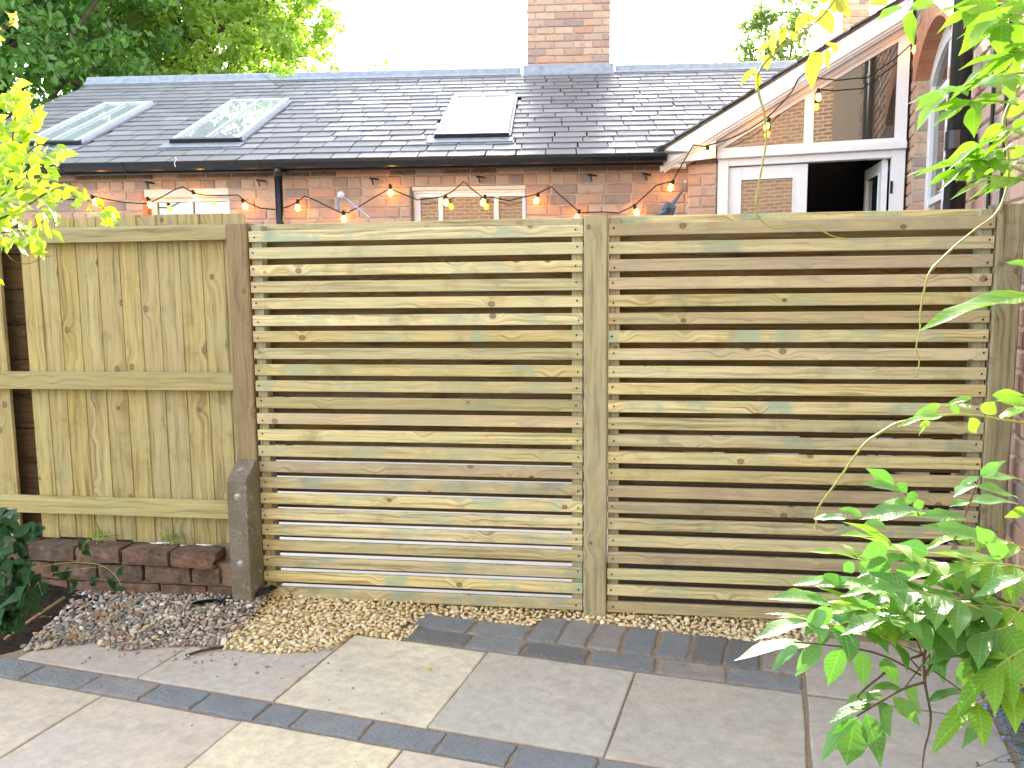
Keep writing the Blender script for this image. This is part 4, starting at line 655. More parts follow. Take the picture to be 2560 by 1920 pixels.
def put_brick(parent, mat, x, z, w, h, y=0.0, d=.05, rz=0.0, rx=0.0, q=random, name='brick', loc=None):
    o = link(name, brick_mesh(mat, w, h, d, q.randrange(7)), parent)
    o.location = loc if loc else (x, y + q.uniform(-.002, .003), z)
    o.rotation_euler = (0, q.uniform(-.008, .008), rz)
    return o
def brick_island(mb, mat, loc, rz, w, h, d=.05, q=random):
    me = brick_mesh(mat, w, h, d, q.randrange(7)); m = Matrix.Translation(loc) @ Matrix.Rotation(rz, 4, 'Z')
    mb.add([tuple(m @ v.co) for v in me.vertices], [tuple(p.vertices) for p in me.polygons])

def courses(x0, x1, z_top, z_bot, ch, kinds, q, s_len=.236, h_len=.119, joint=.012):
    """bricks of a wall as (x centre, z centre, width)"""
    out = []; z = z_top; k = 0
    while z - ch > z_bot - 1e-6:
        kind = kinds[k % len(kinds)]; x = x0 - q.uniform(.0, .2) if kind == 'S' else x0 - q.uniform(0, .1)
        i = 0
        while x < x1:
            L = s_len if kind == 'S' or (kind == 'M' and i % 2) else h_len
            a, b = max(x, x0), min(x + L, x1)
            if b - a > .05: out.append(((a + b) / 2, z - ch / 2, round(b - a - joint, 2)))
            x += L; i += 1
        z -= ch; k += 1
    return out

# ------------------------------------------------------------------ the low slate-roofed brick building
house = tag(empty('outbuilding', HOUSE_O, HOUSE_A), 'long low brick outbuilding with grey slate roof and three rooflights behind the fence', 'outbuilding')
W1, W2 = (-3.275, -2.50), (-.872, .138)
HX0, HX1 = -5.3, 1.62
def in_window(x, z, w, m=0.0):
    for (a, b, t) in ((W1[0], W1[1], 2.378), (W2[0], W2[1], 2.36)):
        if x + w / 2 > a - m and x - w / 2 < b + m and z < t: return (a, b)
    return None
b = MB()
segs = [HX0, W1[0], W1[1], W2[0], W2[1], HX1 + .15]
for i in range(5):
    if i in (1, 3): b.box(segs[i], segs[i+1], .012, .24, 0, 1.2); b.box(segs[i], segs[i+1], .012, .24, (2.378, 2.36)[i // 2], 2.56)
    else: b.box(segs[i], segs[i+1], .012, .24, 0, 2.56)
wall = b.build('wall', M['mortar'], house)
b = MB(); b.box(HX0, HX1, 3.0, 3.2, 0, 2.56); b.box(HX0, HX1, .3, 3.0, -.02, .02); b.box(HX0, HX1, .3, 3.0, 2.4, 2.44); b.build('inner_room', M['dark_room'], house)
q = random.Random(31); CH = .0915
for k, kind in enumerate('SHSSMSS'):
    zt = 2.545 - CH * k
    for (x, z, w) in courses(HX0, HX1 - .02, zt, zt - CH, CH, kind, q):
        if in_window(x, z, w):
            a_, b_ = in_window(x, z, w); keep = []
            if x - w/2 < a_ - .05: keep.append((x - w/2, a_ - .004))
            if x + w/2 > b_ + .05: keep.append((b_ + .004, x + w/2))
            for (p, r_) in keep: put_brick(wall, 'brick', (p + r_) / 2, z, round(r_ - p, 2), CH - .013, q=q)
            continue
        put_brick(wall, 'brick_dark' if k == 0 and q.random() < .8 else 'brick', x, z, w, CH - .013, y=-.004 if k == 0 else 0, q=q)  # most top-course bricks darkened as shade under the gutter

def bars(mb, lst, y0, y1, bev=.003):
    for (x0, x1, z0, z1) in lst: mb.box(x0, x1, y0, y1, z0, z1, bev)
# middle window: white frame, two mullions, three panes, deep white head
b = MB(); bars(b, [(W2[0]+.012, W2[0]+.075, 1.2, 2.30), (W2[1]-.035, W2[1]-.004, 1.2, 2.30), (-.638,-.598, 1.2, 2.27), (-.146,-.104, 1.2, 2.27)], .055, .115)
b.box(W2[0]+.012, W2[1]-.004, .050, .115, 2.268, 2.302, .003); b.box(W2[0]+.012, W2[1]-.004, .035, .12, 2.302, 2.322, .003)
win = b.build('window', M['white'], house)
b = MB(); b.box(W2[0]+.006, W2[1]-.002, .008, .14, 2.322, 2.356, .004); b.build('window_head', M['cream'], win)
b = MB(); b.box(W2[0] - .001, W2[0]+.011, .004, .14, 1.2, 2.356); b.build('reveal', M['brick_dark'], win)
for (a_, b_) in ((W2[0]+.075,-.638),(-.598,-.146),(-.104,W2[1]-.035)):
    m_ = MB(); m_.box(a_, b_, .080, .086, 1.2, 2.268); m_.build('pane', M['glass_warm'], win)
# left window
b = MB(); bars(b, [(W1[0]+.03, W1[0]+.085, 1.2, 2.30), (W1[1]-.05, W1[1]-.004, 1.2, 2.30), (-2.90,-2.86, 1.2, 2.266)], .075, .13)
b.box(W1[0]+.03, W1[1]-.004, .07, .13, 2.264, 2.298, .003)
win = b.build('window', M['white'], house)
b = MB(); b.box(W1[0]+.004, W1[1]-.002, .01, .15, 2.298, 2.375, .004); b.build('window_head', M['cream'], win)
b = MB(); b.box(W1[0] - .001, W1[0]+.029, .005, .15, 1.2, 2.297); b.build('reveal', M['brick_arch'], win)
for (a_, b_) in ((W1[0]+.085,-2.90),(-2.86,W1[1]-.05)):
    m_ = MB(); m_.box(a_, b_, .098, .104, 1.2, 2.266); m_.build('pane', M['glass'], win)

# roof
SL = math.atan(.4557); EY, EZ = -.17, 2.571; RL = 3.62           # eave line, slope length
cs, sn = math.cos(SL), math.sin(SL)
def roof_pt(x, s, h=0.0): return Vector((x, EY + s * cs - h * sn, EZ + s * sn + h * cs))
RX0, RX1 = -5.41, 3.3
ry, rz_ = EY + RL * cs, EZ + RL * sn
b = MB(); b.prism([(EY, EZ - .012), (ry, rz_ - .012), (ry * 2 - EY, EZ - .012), (ry * 2 - EY, EZ - .08), (ry, rz_ - .09), (EY, EZ - .06)], RX0 + .02, 1.33, 'x')
b.prism([(EY + 1.0, EZ + .4557 - .012), (ry, rz_ - .012), (ry * 2 - EY, EZ - .012), (ry * 2 - EY, EZ - .08), (ry, rz_ - .09), (EY + 1.0, EZ + .4557 - .09)], 1.33, RX1, 'x')
roof = b.build('roof', M['underlay'], house)
b = MB(); b.prism([(.24, 2.5), (ry, rz_ - .1), (ry * 2 - .24, 2.5)], RX0 + .06, RX0 + .2, 'x'); b.build('gable', M['mortar'], house)
GA = .1905
SKY = [(-4.575, -4.03), (-3.145, -2.505), (-.688, -.035)]
S0, S1 = (.37 - EY) / cs, (1.87 - EY) / cs
q = random.Random(41)
sl_me = []
for v_ in range(5):
    p = random.Random(v_); w2 = .5; n_ = 6; bot = [(-w2 + i / n_, p.uniform(-.004, .004)) for i in range(n_ + 1)]
    if v_ == 4: bot[-1] = (w2 - .03, .012); bot[-2] = (bot[-2][0], .002)
    vv = []; ff = []
    top_s = .26
    for (x, s) in bot: vv += [(x, s, .0095 + p.uniform(-.001, .001)), (x, s, 0.0)]
    nb = len(vv); vv += [(-w2, top_s, .0045), (w2, top_s, .0045)]
    up = [2 * i for i in range(n_ + 1)]; lo = [2 * i + 1 for i in range(n_ + 1)]
    ff.append(tuple(up + [nb + 1, nb])); 
    for i in range(n_): ff.append((lo[i], lo[i+1], up[i+1], up[i]))
    ff.append((lo[0], up[0], nb)); ff.append((up[-1], lo[-1], nb + 1))
    m_ = MB(); m_.add(vv, ff); sl_me.append(m_.mesh('slate', M['slate']))
slate_list = []
for c in range(19):
    s = c * GA; x = RX0 - .13 * (c % 2) - q.uniform(0, .05)
    xmax = min(RX1, 1.40 + (3.6 - 1.40) * s / RL)
    while x < xmax:
        w = q.choice((.23, .25, .26, .27, .29, .33)); a_, b_ = max(x, RX0), min(x + w, xmax + .1)
        parts = [(a_, b_)]
        if s + .19 > S0 - .02 and s < S1 - .02:
            for (k0, k1) in SKY:
                nxt = []
                for (u, v_) in parts:
                    if v_ <= k0 - .03 or u >= k1 + .03: nxt.append((u, v_))
                    else:
                        if u < k0 - .05: nxt.append((u, k0 - .03))
                        if v_ > k1 + .05: nxt.append((k1 + .03, v_))
                parts = nxt
        for (u, v_) in parts:
            if v_ - u > .04: slate_list.append((c, s, u, v_))
        x += w
def slate_matrix(c, s, u, v_):
    m_ = Matrix.Translation(roof_pt((u + v_) / 2, s - .004 + q.uniform(-.006, .006), .006)) @ Matrix.Rotation(SL, 4, 'X') @ Matrix.Rotation(-.032 + q.uniform(-.010, .006), 4, 'X') @ Matrix.Rotation(q.uniform(-.006, .006), 4, 'Y') @ Matrix.Rotation(q.uniform(-.008, .008), 4, 'Z')
    return m_ @ Matrix.Diagonal((v_ - u - .009, 1, 1, 1))
rest = MB()
for i, sl in enumerate(slate_list):
    me = sl_me[q.choice((0, 0, 1, 1, 2, 2, 3, 3, 4))]; m_ = slate_matrix(*sl)
    if i < 300:
        o = link('slate', me, roof); o.matrix_local = m_
    else: rest.add([tuple(m_ @ v.co) for v in me.vertices], [tuple(p.vertices) for p in me.polygons])
o = rest.build('slate', M['slate'], roof); o['kind'] = 'stuff'
# lead ridge, eaves courses, flashing
b = MB()
prof = [(-.13, -.045), (-.05, .012), (-.035, .055), (0, .075), (.035, .055), (.05, .012), (.13, -.045), (.12, -.06), (-.12, -.06)]
b.prism([(ry + a_, rz_ + z_ + .012) for a_, z_ in prof], RX0 - .06, -.02, 'x'); b.prism([(ry + a_, rz_ + z_ + .012) for a_, z_ in prof], 1.13, RX1, 'x')
b.build('ridge_capping', M['lead'], house)
for u in range(8):
    b = MB(); b.prism([(ry + a_ * 1.01, rz_ + z_ * 1.03 + .013) for a_, z_ in prof], -4.9 + u * .62 - .004, -4.9 + u * .62 + .022, 'x'); b.build('ridge_lap', M['lead'], house)

# rooflights
def rp(mb, x0, x1, s0, s1, h0, h1):
    v = [roof_pt(x, s, h) for h in (h0, h1) for s in (s0, s1) for x in (x0, x1)]
    mb.add(v, [(0,2,3,1),(4,5,7,6),(0,1,5,4),(1,3,7,5),(3,2,6,7),(2,0,4,6)])
for (k0, k1) in SKY:
    b = MB(); rp(b, k0, k0 + .05, S0, S1, .0, .062); rp(b, k1 - .05, k1, S0, S1, .0, .062); rp(b, k0 + .05, k1 - .05, S1 - .06, S1, .0, .06)
    sk = b.build('rooflight', M['alu'], house)
    b = MB(); rp(b, k0 + .05, k1 - .05, S0 + .02, S1 - .06, .038, .046); b.build('pane', M['glass_roof'], sk)
    b = MB(); xm = (k0 + k1) / 2; rp(b, xm - .012, xm + .012, S0 + .03, S1 - .06, .047, .062); b.build('glazing_bar', M['alu'], sk)
    b = MB(); rp(b, k0 - .012, k1 + .012, S0 - .035, S0 + .02, .012, .06); b.build('bottom_rail', M['black'], sk)
    b = MB(); rp(b, k0 - .07, k1 + .05, S0 - .17, S0 - .035, .016, .022); b.build('lead_apron', M['lead'], sk)
    b = MB(); rp(b, k0 - .028, k0, S0, S1 + .03, .004, .03); rp(b, k1, k1 + .028, S0, S1 + .03, .004, .03); rp(b, k0, k1, S1, S1 + .03, .004, .03); b.build('side_flashing', M['lead'], sk)

# chimney on the ridge
ch0, ch1 = .055, 1.072; cy0 = ry - .06; cz = rz_ - .35
b = MB(); b.box(ch0 + .014, ch1 - .014, cy0 + .014, cy0 + .9, cz, 6.75); chim = b.build('chimney', M['mortar'], house)
q = random.Random(52); rest = MB(); k = 0; n_obj = 0
z = rz_ + .02; HC = .0845
while z < 6.75:
    x = ch0 - (.114 if k % 2 else 0.0)
    while x < ch1 - .01:
        a_, b_ = max(x, ch0), min(x + .2285, ch1); w = round(b_ - a_ - .011, 2)
        if w > .05:
            if z < rz_ + 1.35: put_brick(chim, 'brick', (a_ + b_) / 2, z + HC / 2, w, HC - .011, y=cy0, q=q)
            else: brick_island(rest, 'brick', ((a_ + b_) / 2, cy0, z + HC / 2), 0, w, HC - .011, q=q)
        x += .2285
    for sx, rr in ((ch0, -math.pi / 2), (ch1, math.pi / 2)):
        y = cy0 + .06 + (.114 if k % 2 else 0)
        while y < cy0 + .86: brick_island(rest, 'brick', (sx, y + .11, z + HC / 2), rr, .217, HC - .011, q=q); y += .2285
    z += HC; k += 1
o = rest.build('brick', M['brick'], chim); o['kind'] = 'stuff'
b = MB(); b.prism([(cy0 - .10, rz_ - .055), (cy0 - .012, rz_ - .012), (cy0 - .012, rz_ + .085), (cy0 - .03, rz_ + .085)], ch0 - .04, ch1 + .04, 'x'); b.build('chimney_flashing', M['lead'], house)

# gutter, brackets, downpipe
b = MB(); n_ = 9; prof = []
for i in range(n_ + 1):
    t = math.pi + math.pi * i / n_; prof.append((-.225 + .062 * math.cos(t), 2.562 + .068 * math.sin(t)))
for i in range(n_, -1, -1):
    t = math.pi + math.pi * i / n_; prof.append((-.225 + .056 * math.cos(t), 2.562 + .062 * math.sin(t)))
b.prism(prof, RX0 + .02, 1.30, 'x'); gut = b.build('gutter', M['black'], house)
b = MB(); b.box(RX0 + .05, 1.3, -.155, -.13, 2.478, 2.556); b.build('fascia', M['black'], house)
for x in (-5.0, -4.3, -3.85, -3.3, -2.12, -1.93, -1.05, -.28, .45, 1.0):
    b = MB(); b.prism([(-.225 + .067 * math.cos(math.pi + math.pi * i / 8), 2.562 + .073 * math.sin(math.pi + math.pi * i / 8)) for i in range(9)], x - .012, x + .012, 'x'); b.box(x - .012, x + .012, -.295, -.15, 2.558, 2.566); b.build('gutter_bracket', M['black'], gut)
for x in (-3.19, -2.19, -1.19, -.26, .70, 1.16):
    b = MB(); b.tube([(x, .0, 2.43), (x - .01, -.07, 2.42), (x + .005, -.075, 2.37)], .007, 5); b.tube([(x - .03, -.06, 2.425), (x + .05, -.05, 2.415)], .008, 5); b.build('iron_peg', M['black'], house)
b = MB(); b.tube([(-1.972, -.215, 2.50), (-1.972, -.215, .05)], .033, 12); b.tube([(-1.972, -.215, 2.52), (-1.972, -.215, 2.43)], .041, 12)
b.build('downpipe', M['black'], house, smooth=True)
b = MB(); b.tube([(-2.83, -.29, 2.60), (-2.815, -.297, 2.575), (-2.835, -.298, 2.545), (-2.825, -.30, 2.515)], .004, 4); b.build('string_end', M['white'], house)

# ------------------------------------------------------------------ white glazed porch against the tall house
porch = tag(empty('porch', PORCH_O, PORCH_A), 'white timber porch with sloping glazed gable and half-open doors against tall house', 'porch')
RK = .555
def rake(x): return 3.662 + RK * x
b = MB(); b.box(-1.712, -1.472, .012, .3, 0, 2.50); b.box(-1.71, -1.6, .3, 3.0, 0, 2.5); b.box(-1.7, .0, 3.0, 3.1, 0, 3.2); wl = b.build('wall', M['mortar'], porch)
q = random.Random(61); z = 2.50; k = 0
while z > 1.6:
    if k % 2 == 0: lst = [(-1.592, .229)]
    else: lst = [(-1.655, .107), (-1.531, .107)]
    for (x, w) in lst: put_brick(wl, 'brick', x, z - .046, w, .079, q=q)
    z -= .092; k += 1
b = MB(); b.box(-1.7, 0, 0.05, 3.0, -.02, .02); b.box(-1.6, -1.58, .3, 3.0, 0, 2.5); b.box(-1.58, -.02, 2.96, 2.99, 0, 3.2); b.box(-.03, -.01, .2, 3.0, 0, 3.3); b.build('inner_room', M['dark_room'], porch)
b = MB(); b.prism([(-1.98, rake(-1.98) + .004), (.0, rake(0) + .004), (.0, rake(0) + .026), (-1.98, rake(-1.98) + .026)], -.145, 3.4, 'y'); rf = b.build('roof', M['concrete'], porch)
q = random.Random(62); x = -2.0
while x < -.02:
    b = MB(); x2 = min(x + .2, -.002); b.prism([(x, rake(x) + .036), (x2, rake(x2) + .027), (x2, rake(x2) + .040), (x, rake(x) + .049)], -.175 + q.uniform(-.008, .008), .6, 'y'); b.build('slate', M['slate'], rf); x += .19
# barge board and its mouldings
def rake_bar(mb, x0, x1, t0, t1, y0, y1, cut=True):
    """bar parallel to the rake: t0, t1 heights below the rake line, ends upright"""
    mb.prism([(x0, rake(x0) - t1), (x1, rake(x1) - t1), (x1, rake(x1) - t0), (x0, rake(x0) - t0)], y0, y1, 'y')
b = MB(); rake_bar(b, -1.93, -.03, 0, .135, -.15, -.115); bb = b.build('bargeboard', M['white'], porch)
b = MB(); rake_bar(b, -1.93, -.03, .135, .158, -.132, -.09); rake_bar(b, -1.90, -.03, .158, .176, -.112, -.07); b.build('moulding', M['white'], bb)
b = MB(); rake_bar(b, -1.72, -.03, .176, .212, -.05, .02); b.build('moulding', M['white'], bb)
b = MB(); b.prism([(-1.94, 2.497), (-1.475, 2.53), (-1.475, rake(-1.475) - .16), (-1.93, rake(-1.93) - .10)], -.113, -.062, 'y'); b.prism([(-1.93, 2.497), (-1.71, 2.497), (-1.71, 2.514), (-1.93, 2.514)], -.06, .2, 'y'); b.build('boxed_eave', M['white'], porch)
b = MB(); b.prism([(-1.94, 2.49), (-1.90, 2.47), (-1.72, 2.466), (-1.72, 2.494), (-1.94, 2.494)], -.12, .15, 'y'); b.build('eave_bracket', M['cream'], porch)
b = MB(); b.tube([(-1.99, -.16, 2.54), (-1.93, -.17, 2.60), (-1.9, -.17, 2.64)], [.05, .045, .02], 8); b.build('gutter_end', M['black'], porch)
# gable frame with two panes
def zr(x, t): return rake(x) - t
b = MB()
b.prism([(-1.465, 2.585), (-.02, 2.585), (-.02, 2.617), (-1.465, 2.617)], -.02, .06, 'y')
b.prism([(-.785, 2.617), (-.712, 2.617), (-.712, zr(-.712, .25)), (-.785, zr(-.785, .25))], -.012, .055, 'y')
b.prism([(-.105, 2.617), (-.02, 2.617), (-.02, zr(-.02, .19)), (-.105, zr(-.105, .19))], -.014, .056, 'y')
b.prism([(-1.47, zr(-1.47, .19)), (-.105, zr(-.105, .19)), (-.105, zr(-.105, .252)), (-1.47, zr(-1.47, .252))], -.011, .054, 'y')
gf = b.build('gable_frame', M['white'], porch)
b = MB(); b.prism([(-1.43, 2.617), (-.785, 2.617), (-.785, zr(-.785, .252))], .012, .018, 'y'); b.build('pane', M['glass_warm'], gf)
b = MB(); b.prism([(-.712, 2.617), (-.105, 2.617), (-.105, zr(-.105, .252)), (-.712, zr(-.712, .252))], .012, .018, 'y'); b.build('pane', M['glass'], gf)
b = MB(); b.box(-1.468, -.016, -.052, .05, 2.528, 2.584, .004); b.build('transom', M['white'], porch)
b = MB(); b.box(-1.462, -1.374, -.008, .09, 0, 2.527, .003); b.box(-.118, -.018, -.008, .09, 0, 2.527, .003); b.box(-1.374, -.118, -.006, .085, 2.468, 2.527, .003); b.box(-1.374, -1.362, .03, .088, 0, 2.467); b.build('door_frame', M['white'], porch)
def leaf_door(name, parent, w, g0, g1, gt):
    m_ = MB(); m_.box(0, g0, 0, .045, .02, 2.46, .003); m_.box(g1, w, 0, .045, .02, 2.46, .003); m_.box(g0, g1, .001, .044, gt, 2.46, .002); m_.box(g0, g1, .001, .044, .02, .55, .002)
    d = m_.build(name, M['white'], parent)
    m_ = MB(); m_.box(g0 - .012, g0, -.006, .051, .55, gt + .012); m_.box(g1, g1 + .012, -.006, .051, .55, gt + .012); m_.box(g0, g1, -.006, .051, gt, gt + .012); m_.build('glazing_bead', M['white'], d)
    m_ = MB(); m_.box(g0, g1, .018, .026, .55, gt); m_.build('pane', M['glass_warm'] if w > .62 else M['glass'], d)
    return d
d1 = leaf_door('door', porch, .622, .095, .505, 2.352); d1.location = (-1.365, .03, 0)
d2 = leaf_door('door', porch, .61, .10, .505, 2.36); d2.location = (-.135, .07, 0); d2.rotation_euler = (0, 0, R(97))
b = MB(); b.box(-.122, -.102, -.014, -.006, 2.185, 2.285, .002); b.build('hinge', M['black'], porch)

# ------------------------------------------------------------------ tall house wall on the right
tall = tag(empty('tall_house', PORCH_O, PORCH_A), 'tall red brick house wall with arched white window and black drainpipe', 'house')
AY0, AY1, ASP, ARI = -1.55, -.205, 3.0, .23
AR = ((AY1 - AY0) ** 2 / 4 + ARI ** 2) / (2 * ARI); AYC = (AY0 + AY1) / 2; AZC = ASP + ARI - AR
def arch(y, r=AR): return AZC + math.sqrt(max(0, r * r - (y - AYC) ** 2))
b = MB(); b.box(.012, .32, -11, AY0, -.1, 7.2); b.box(.012, .32, AY1, 1.1, -.1, 7.2); b.box(.012, .32, AY0, AY1, -.1, 1.1)
N = 14
for i in range(N):
    y0 = AY0 + (AY1 - AY0) * i / N; y1 = AY0 + (AY1 - AY0) * (i + 1) / N
    b.prism([(y0, arch(y0)), (y1, arch(y1)), (y1, 7.2), (y0, 7.2)], .012, .32, 'x')
wl = b.build('wall', M['mortar'], tall)
b = MB(); b.box(.33, 4, -11, 1.1, -.1, 7.2); b.build('house_body', M['mortar'], tall)
q = random.Random(71); cand = []
for (x, z, w) in courses(-4.6, 1.05, 4.55, .1, .0885, 'SSSH', q, .232, .117):
    if x + w/2 > AY0 and x - w/2 < AY1 and z < ASP + .02:
        if x - w/2 < AY0 - .06: cand.append(((x - w/2 + AY0) / 2, z, round(AY0 - x + w/2 - .004, 2)))
        if x + w/2 > AY1 + .06: cand.append(((x + w/2 + AY1) / 2, z, round(x + w/2 - AY1 - .004, 2)))
        continue
    if AY0 - .16 < x < AY1 + .16 and z > ASP - .02 and (x - AYC) ** 2 + (z - AZC) ** 2 < (AR + .255) ** 2: continue
    cand.append((x, z, w))
def shows(c): return (-4.2 < c[0] and 1.55 < c[1] < 3.9)
cand.sort(key=lambda c: (not shows(c), c[0] if shows(c) else 0))
rest = MB()
for i, (y, z, w) in enumerate(cand):
    if i < 270: put_brick(wl, 'brick', 0, 0, w, .0765, rz=-math.pi / 2, q=q, loc=(q.uniform(-.002, .003), y, z))
    else: brick_island(rest, 'brick', (q.uniform(-.002, .003), y, z), -math.pi / 2, w, .0765, q=q)
o = rest.build('brick', M['brick'], wl); o['kind'] = 'stuff'
for zc in np.arange(1.6, 3.0, .0885):                        # the jamb of the arched window, facing the patio
    o = put_brick(wl, 'brick', 0, 0, .098, .0765, q=q, loc=(.062, AY1 - .006, float(zc)))
    o.rotation_euler = (0, 0, 0)
nv = 27; a0 = math.asin((AY1 - AYC) / AR) * 1.02
for i in range(nv):                                          # voussoirs of the flat-sided arch
    t0 = -a0 + 2 * a0 * i / nv + .002; t1 = -a0 + 2 * a0 * (i + 1) / nv - .002
    P = lambda t, r_: (AYC + r_ * math.sin(t), AZC + r_ * math.cos(t))
    b = MB(); b.prism([P(t0, AR - .004), P(t1, AR - .004), P(t1, AR + .235), P(t0, AR + .235)], -.006, .115, 'x'); b.build('arch_brick', M['brick_arch'], wl)
b = MB()
for (y0, y1) in ((AY1 - .085, AY1 - .002), (AY0 + .002, AY0 + .085)): b.box(.10, .17, y0, y1, 1.1, ASP - .02, .004)
b.box(.085, .17, AY0, AY1, 1.04, 1.1, .004)
yy = [AY0 + (AY1 - AY0) * i / N for i in range(N + 1)]
for i in range(N):
    y0, y1 = yy[i], yy[i+1]; b.prism([(y0, arch(y0) - .13), (y1, arch(y1) - .13), (y1, arch(y1) - .003), (y0, arch(y0) - .003)], .10, .17, 'x')
b.box(.11, .165, AYC - .03, AYC + .03, 1.1, arch(AYC) - .1, .004); b.box(.112, .163, AY0 + .085, AY1 - .085, 2.05, 2.10, .003); b.box(.112, .163, AY0 + .085, AY1 - .085, 2.80, 2.86, .003)
wn_ = b.build('arched_window', M['white'], tall)
b = MB(); b.prism([(AY0 + .08, 1.1), (AY1 - .08, 1.1)] + [(y, arch(y) - .12) for y in yy[::-1][1:-1]], .13, .136, 'x'); b.build('pane', M['glass'], wn_)
b = MB(); b.tube([(-.09, -2.44, 7.0), (-.09, -2.44, 0.0)], .052, 14); dp = b.build('drainpipe', M['black'], tall, smooth=True)
for z in (1.2, 2.15, 3.6):
    b = MB(); b.tube([(-.09, -2.44, z), (-.09, -2.44, z + .09)], .06, 14); b.box(-.06, .0, -2.46, -2.42, z + .02, z + .07); b.build('pipe_collar', M['black'], dp)
for (y, r_) in ((-2.79, .009), (-3.03, .008)):
    b = MB(); b.tube([(-.012, y + .03, 5), (-.012, y, 2.4), (-.012, y - .02, 1.9), (-.012, y - .03, 0)], r_, 6); b.build('wall_cable', M['cable'], tall)

# brick stack and far things behind
b = MB(); b.box(4.70, 5.08, 12.0, 12.5, 0, 6.6); st = b.build('chimney_stack', M['mortar']); tag(st, 'brick chimney stack rising behind the sloping porch roof', 'chimney')
q = random.Random(81); z = 3.6; k = 0
while z < 6.6:
    for (x, w) in (((4.815, .217), (4.995, .15)) if k % 2 else ((4.755, .10), (4.93, .24))): put_brick(st, 'brick', x, z + .04, w, .074, y=11.988, q=q)
    z += .085; k += 1
b = MB(); b.box(4.62, 4.70, 11.99, 12.3, 0, 6.6, .004); b.build('render_strip', M['cream'], st)

# the brick house opposite, behind the viewer: its wall shows in the glass and keeps light off the fence
nb = MB(); nb.box(-7, 5.2, -5.6, -5.2, -.1, 6.0); o = nb.build('wall', M['render_brick'])
oh = tag(empty('opposite_house', (0, 0, 0), 0), 'plain brick house wall opposite, reflected in the porch glass', 'house'); o.parent = oh

# ------------------------------------------------------------------ fence
fq = random.Random(91)
SLAT_Z0, PITCH = 1.6991, .075
def screw_heads(mb, x, z): mb.lathe([(.0042, 0), (.0042, .0012)], 6) if False else mb.box(x - .0035, x + .0035, -.0212, -.0195, z - .0035, z + .0035)
def slat_panel(x0, x1, n, label, extra):
    root = tag(empty('slatted_fence_panel', FENCE_O, FENCE_A), label, 'fence', 'slatted fence panels')
    L = x1 - x0
    def piece(name, h, t, L_, mat, z, y, x, parent=root):
        m_ = MB(); m_.box(0, L_, -t, 0, -h / 2, h / 2, .0022); o = m_.build(name, mat, parent)
        o.location = (x, y, z); o.rotation_euler = (fq.uniform(-.012, .012), fq.uniform(-.0012, .0012), 0); return o
    for k in range(n):
        z = SLAT_Z0 - PITCH * k
        piece('slat', .0495 + fq.uniform(-.0012, .0012), .0185, L - fq.uniform(.001, .004), M['slat'], z + fq.uniform(-.002, .002), fq.uniform(-.001, .001), x0 + .001)
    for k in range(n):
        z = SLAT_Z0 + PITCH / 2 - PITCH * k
        piece('back_slat', .047, .018, L - .004, M['back_slat'] if k else M['slat'], z + fq.uniform(-.002, .002), .084, x0 + .002)  # all but the top back slat get the shade-darkened wood
    for xb in (x0 + .003, x1 - .050):
        m_ = MB(); m_.box(0, .047, .0015, .0645, .02, 1.752, .002); o = m_.build('batten', M['batten'], root); o.location = (xb, 0, 0)
    m_ = MB()
    for k in range(n):
        for xb in (x0 + .024, x1 - .026): screw_heads(m_, xb + fq.uniform(-.007, .007), SLAT_Z0 - PITCH * k + fq.uniform(-.009, .009))
    o = m_.build('screw', M['screw'], root); o['kind'] = 'stuff'
    return root
slat_panel(-1.1865, .3135, 23, 'slatted fence panel between the brown post and the middle post', 0)
slat_panel(.4185, 1.9435, 23, 'slatted fence panel between the middle post and the right-hand wall', 0)
def gravel_board(x0, x1, label):
    m_ = MB(); m_.box(0, x1 - x0, .004, .026, -.06, .0, .003); o = m_.build('gravel_board', M['gravel_board'])
    p = to_world(FENCE_O, FENCE_A, x0, 0, .019); o.location = p; o.rotation_euler = (0, 0, -R(FENCE_A)); tag(o, label, 'board', 'gravel boards under the slatted panels')
gravel_board(-1.186, .313, 'dark board along the ground under the left slatted panel')
gravel_board(.419, 1.943, 'dark board along the ground under the right slatted panel')
def post(x0, x1, y0, y1, z0, z1, mat, label, seed):
    q = random.Random(seed); m_ = MB(); n_ = 7; ch = .006
    for i in range(n_ + 1):
        z = z0 + (z1 - z0) * i / n_; dx = q.uniform(-.0015, .0015); dy = q.uniform(-.0015, .0015)
        for (x, y) in ((x0 + ch, y0), (x1 - ch, y0), (x1, y0 + ch), (x1, y1 - ch), (x1 - ch, y1), (x0 + ch, y1), (x0, y1 - ch), (x0, y0 + ch)): m_.v.append((x - x0 + dx, y + dy, z - (0 if i < n_ else (.004 if y == y0 else 0))))
    for i in range(n_):
        for k in range(8): m_.f.append((i*8+k, i*8+(k+1)%8, (i+1)*8+(k+1)%8, (i+1)*8+k))
    m_.f.append(tuple(range(7, -1, -1))); m_.f.append(tuple(n_ * 8 + k for k in range(8)))
    o = m_.build('fence_post', mat); p = to_world(FENCE_O, FENCE_A, x0, 0, 0); o.location = p; o.rotation_euler = (0, 0, -R(FENCE_A))
    return tag(o, label, 'post', 'timber fence posts')
post(-1.289, -1.190, -.028, .07, .0, 1.760, M['post_brown'], 'brown knotty timber post bolted behind the short concrete post', 1)
post(.316, .4165, -.030, .07, -.05, 1.762, M['post_mid'], 'pale timber post standing between the two slatted panels', 2)
post(1.946, 2.046, -.028, .075, -.05, 1.772, M['post_moss'], 'mossy timber post at the fence end beside the brick wall', 3)
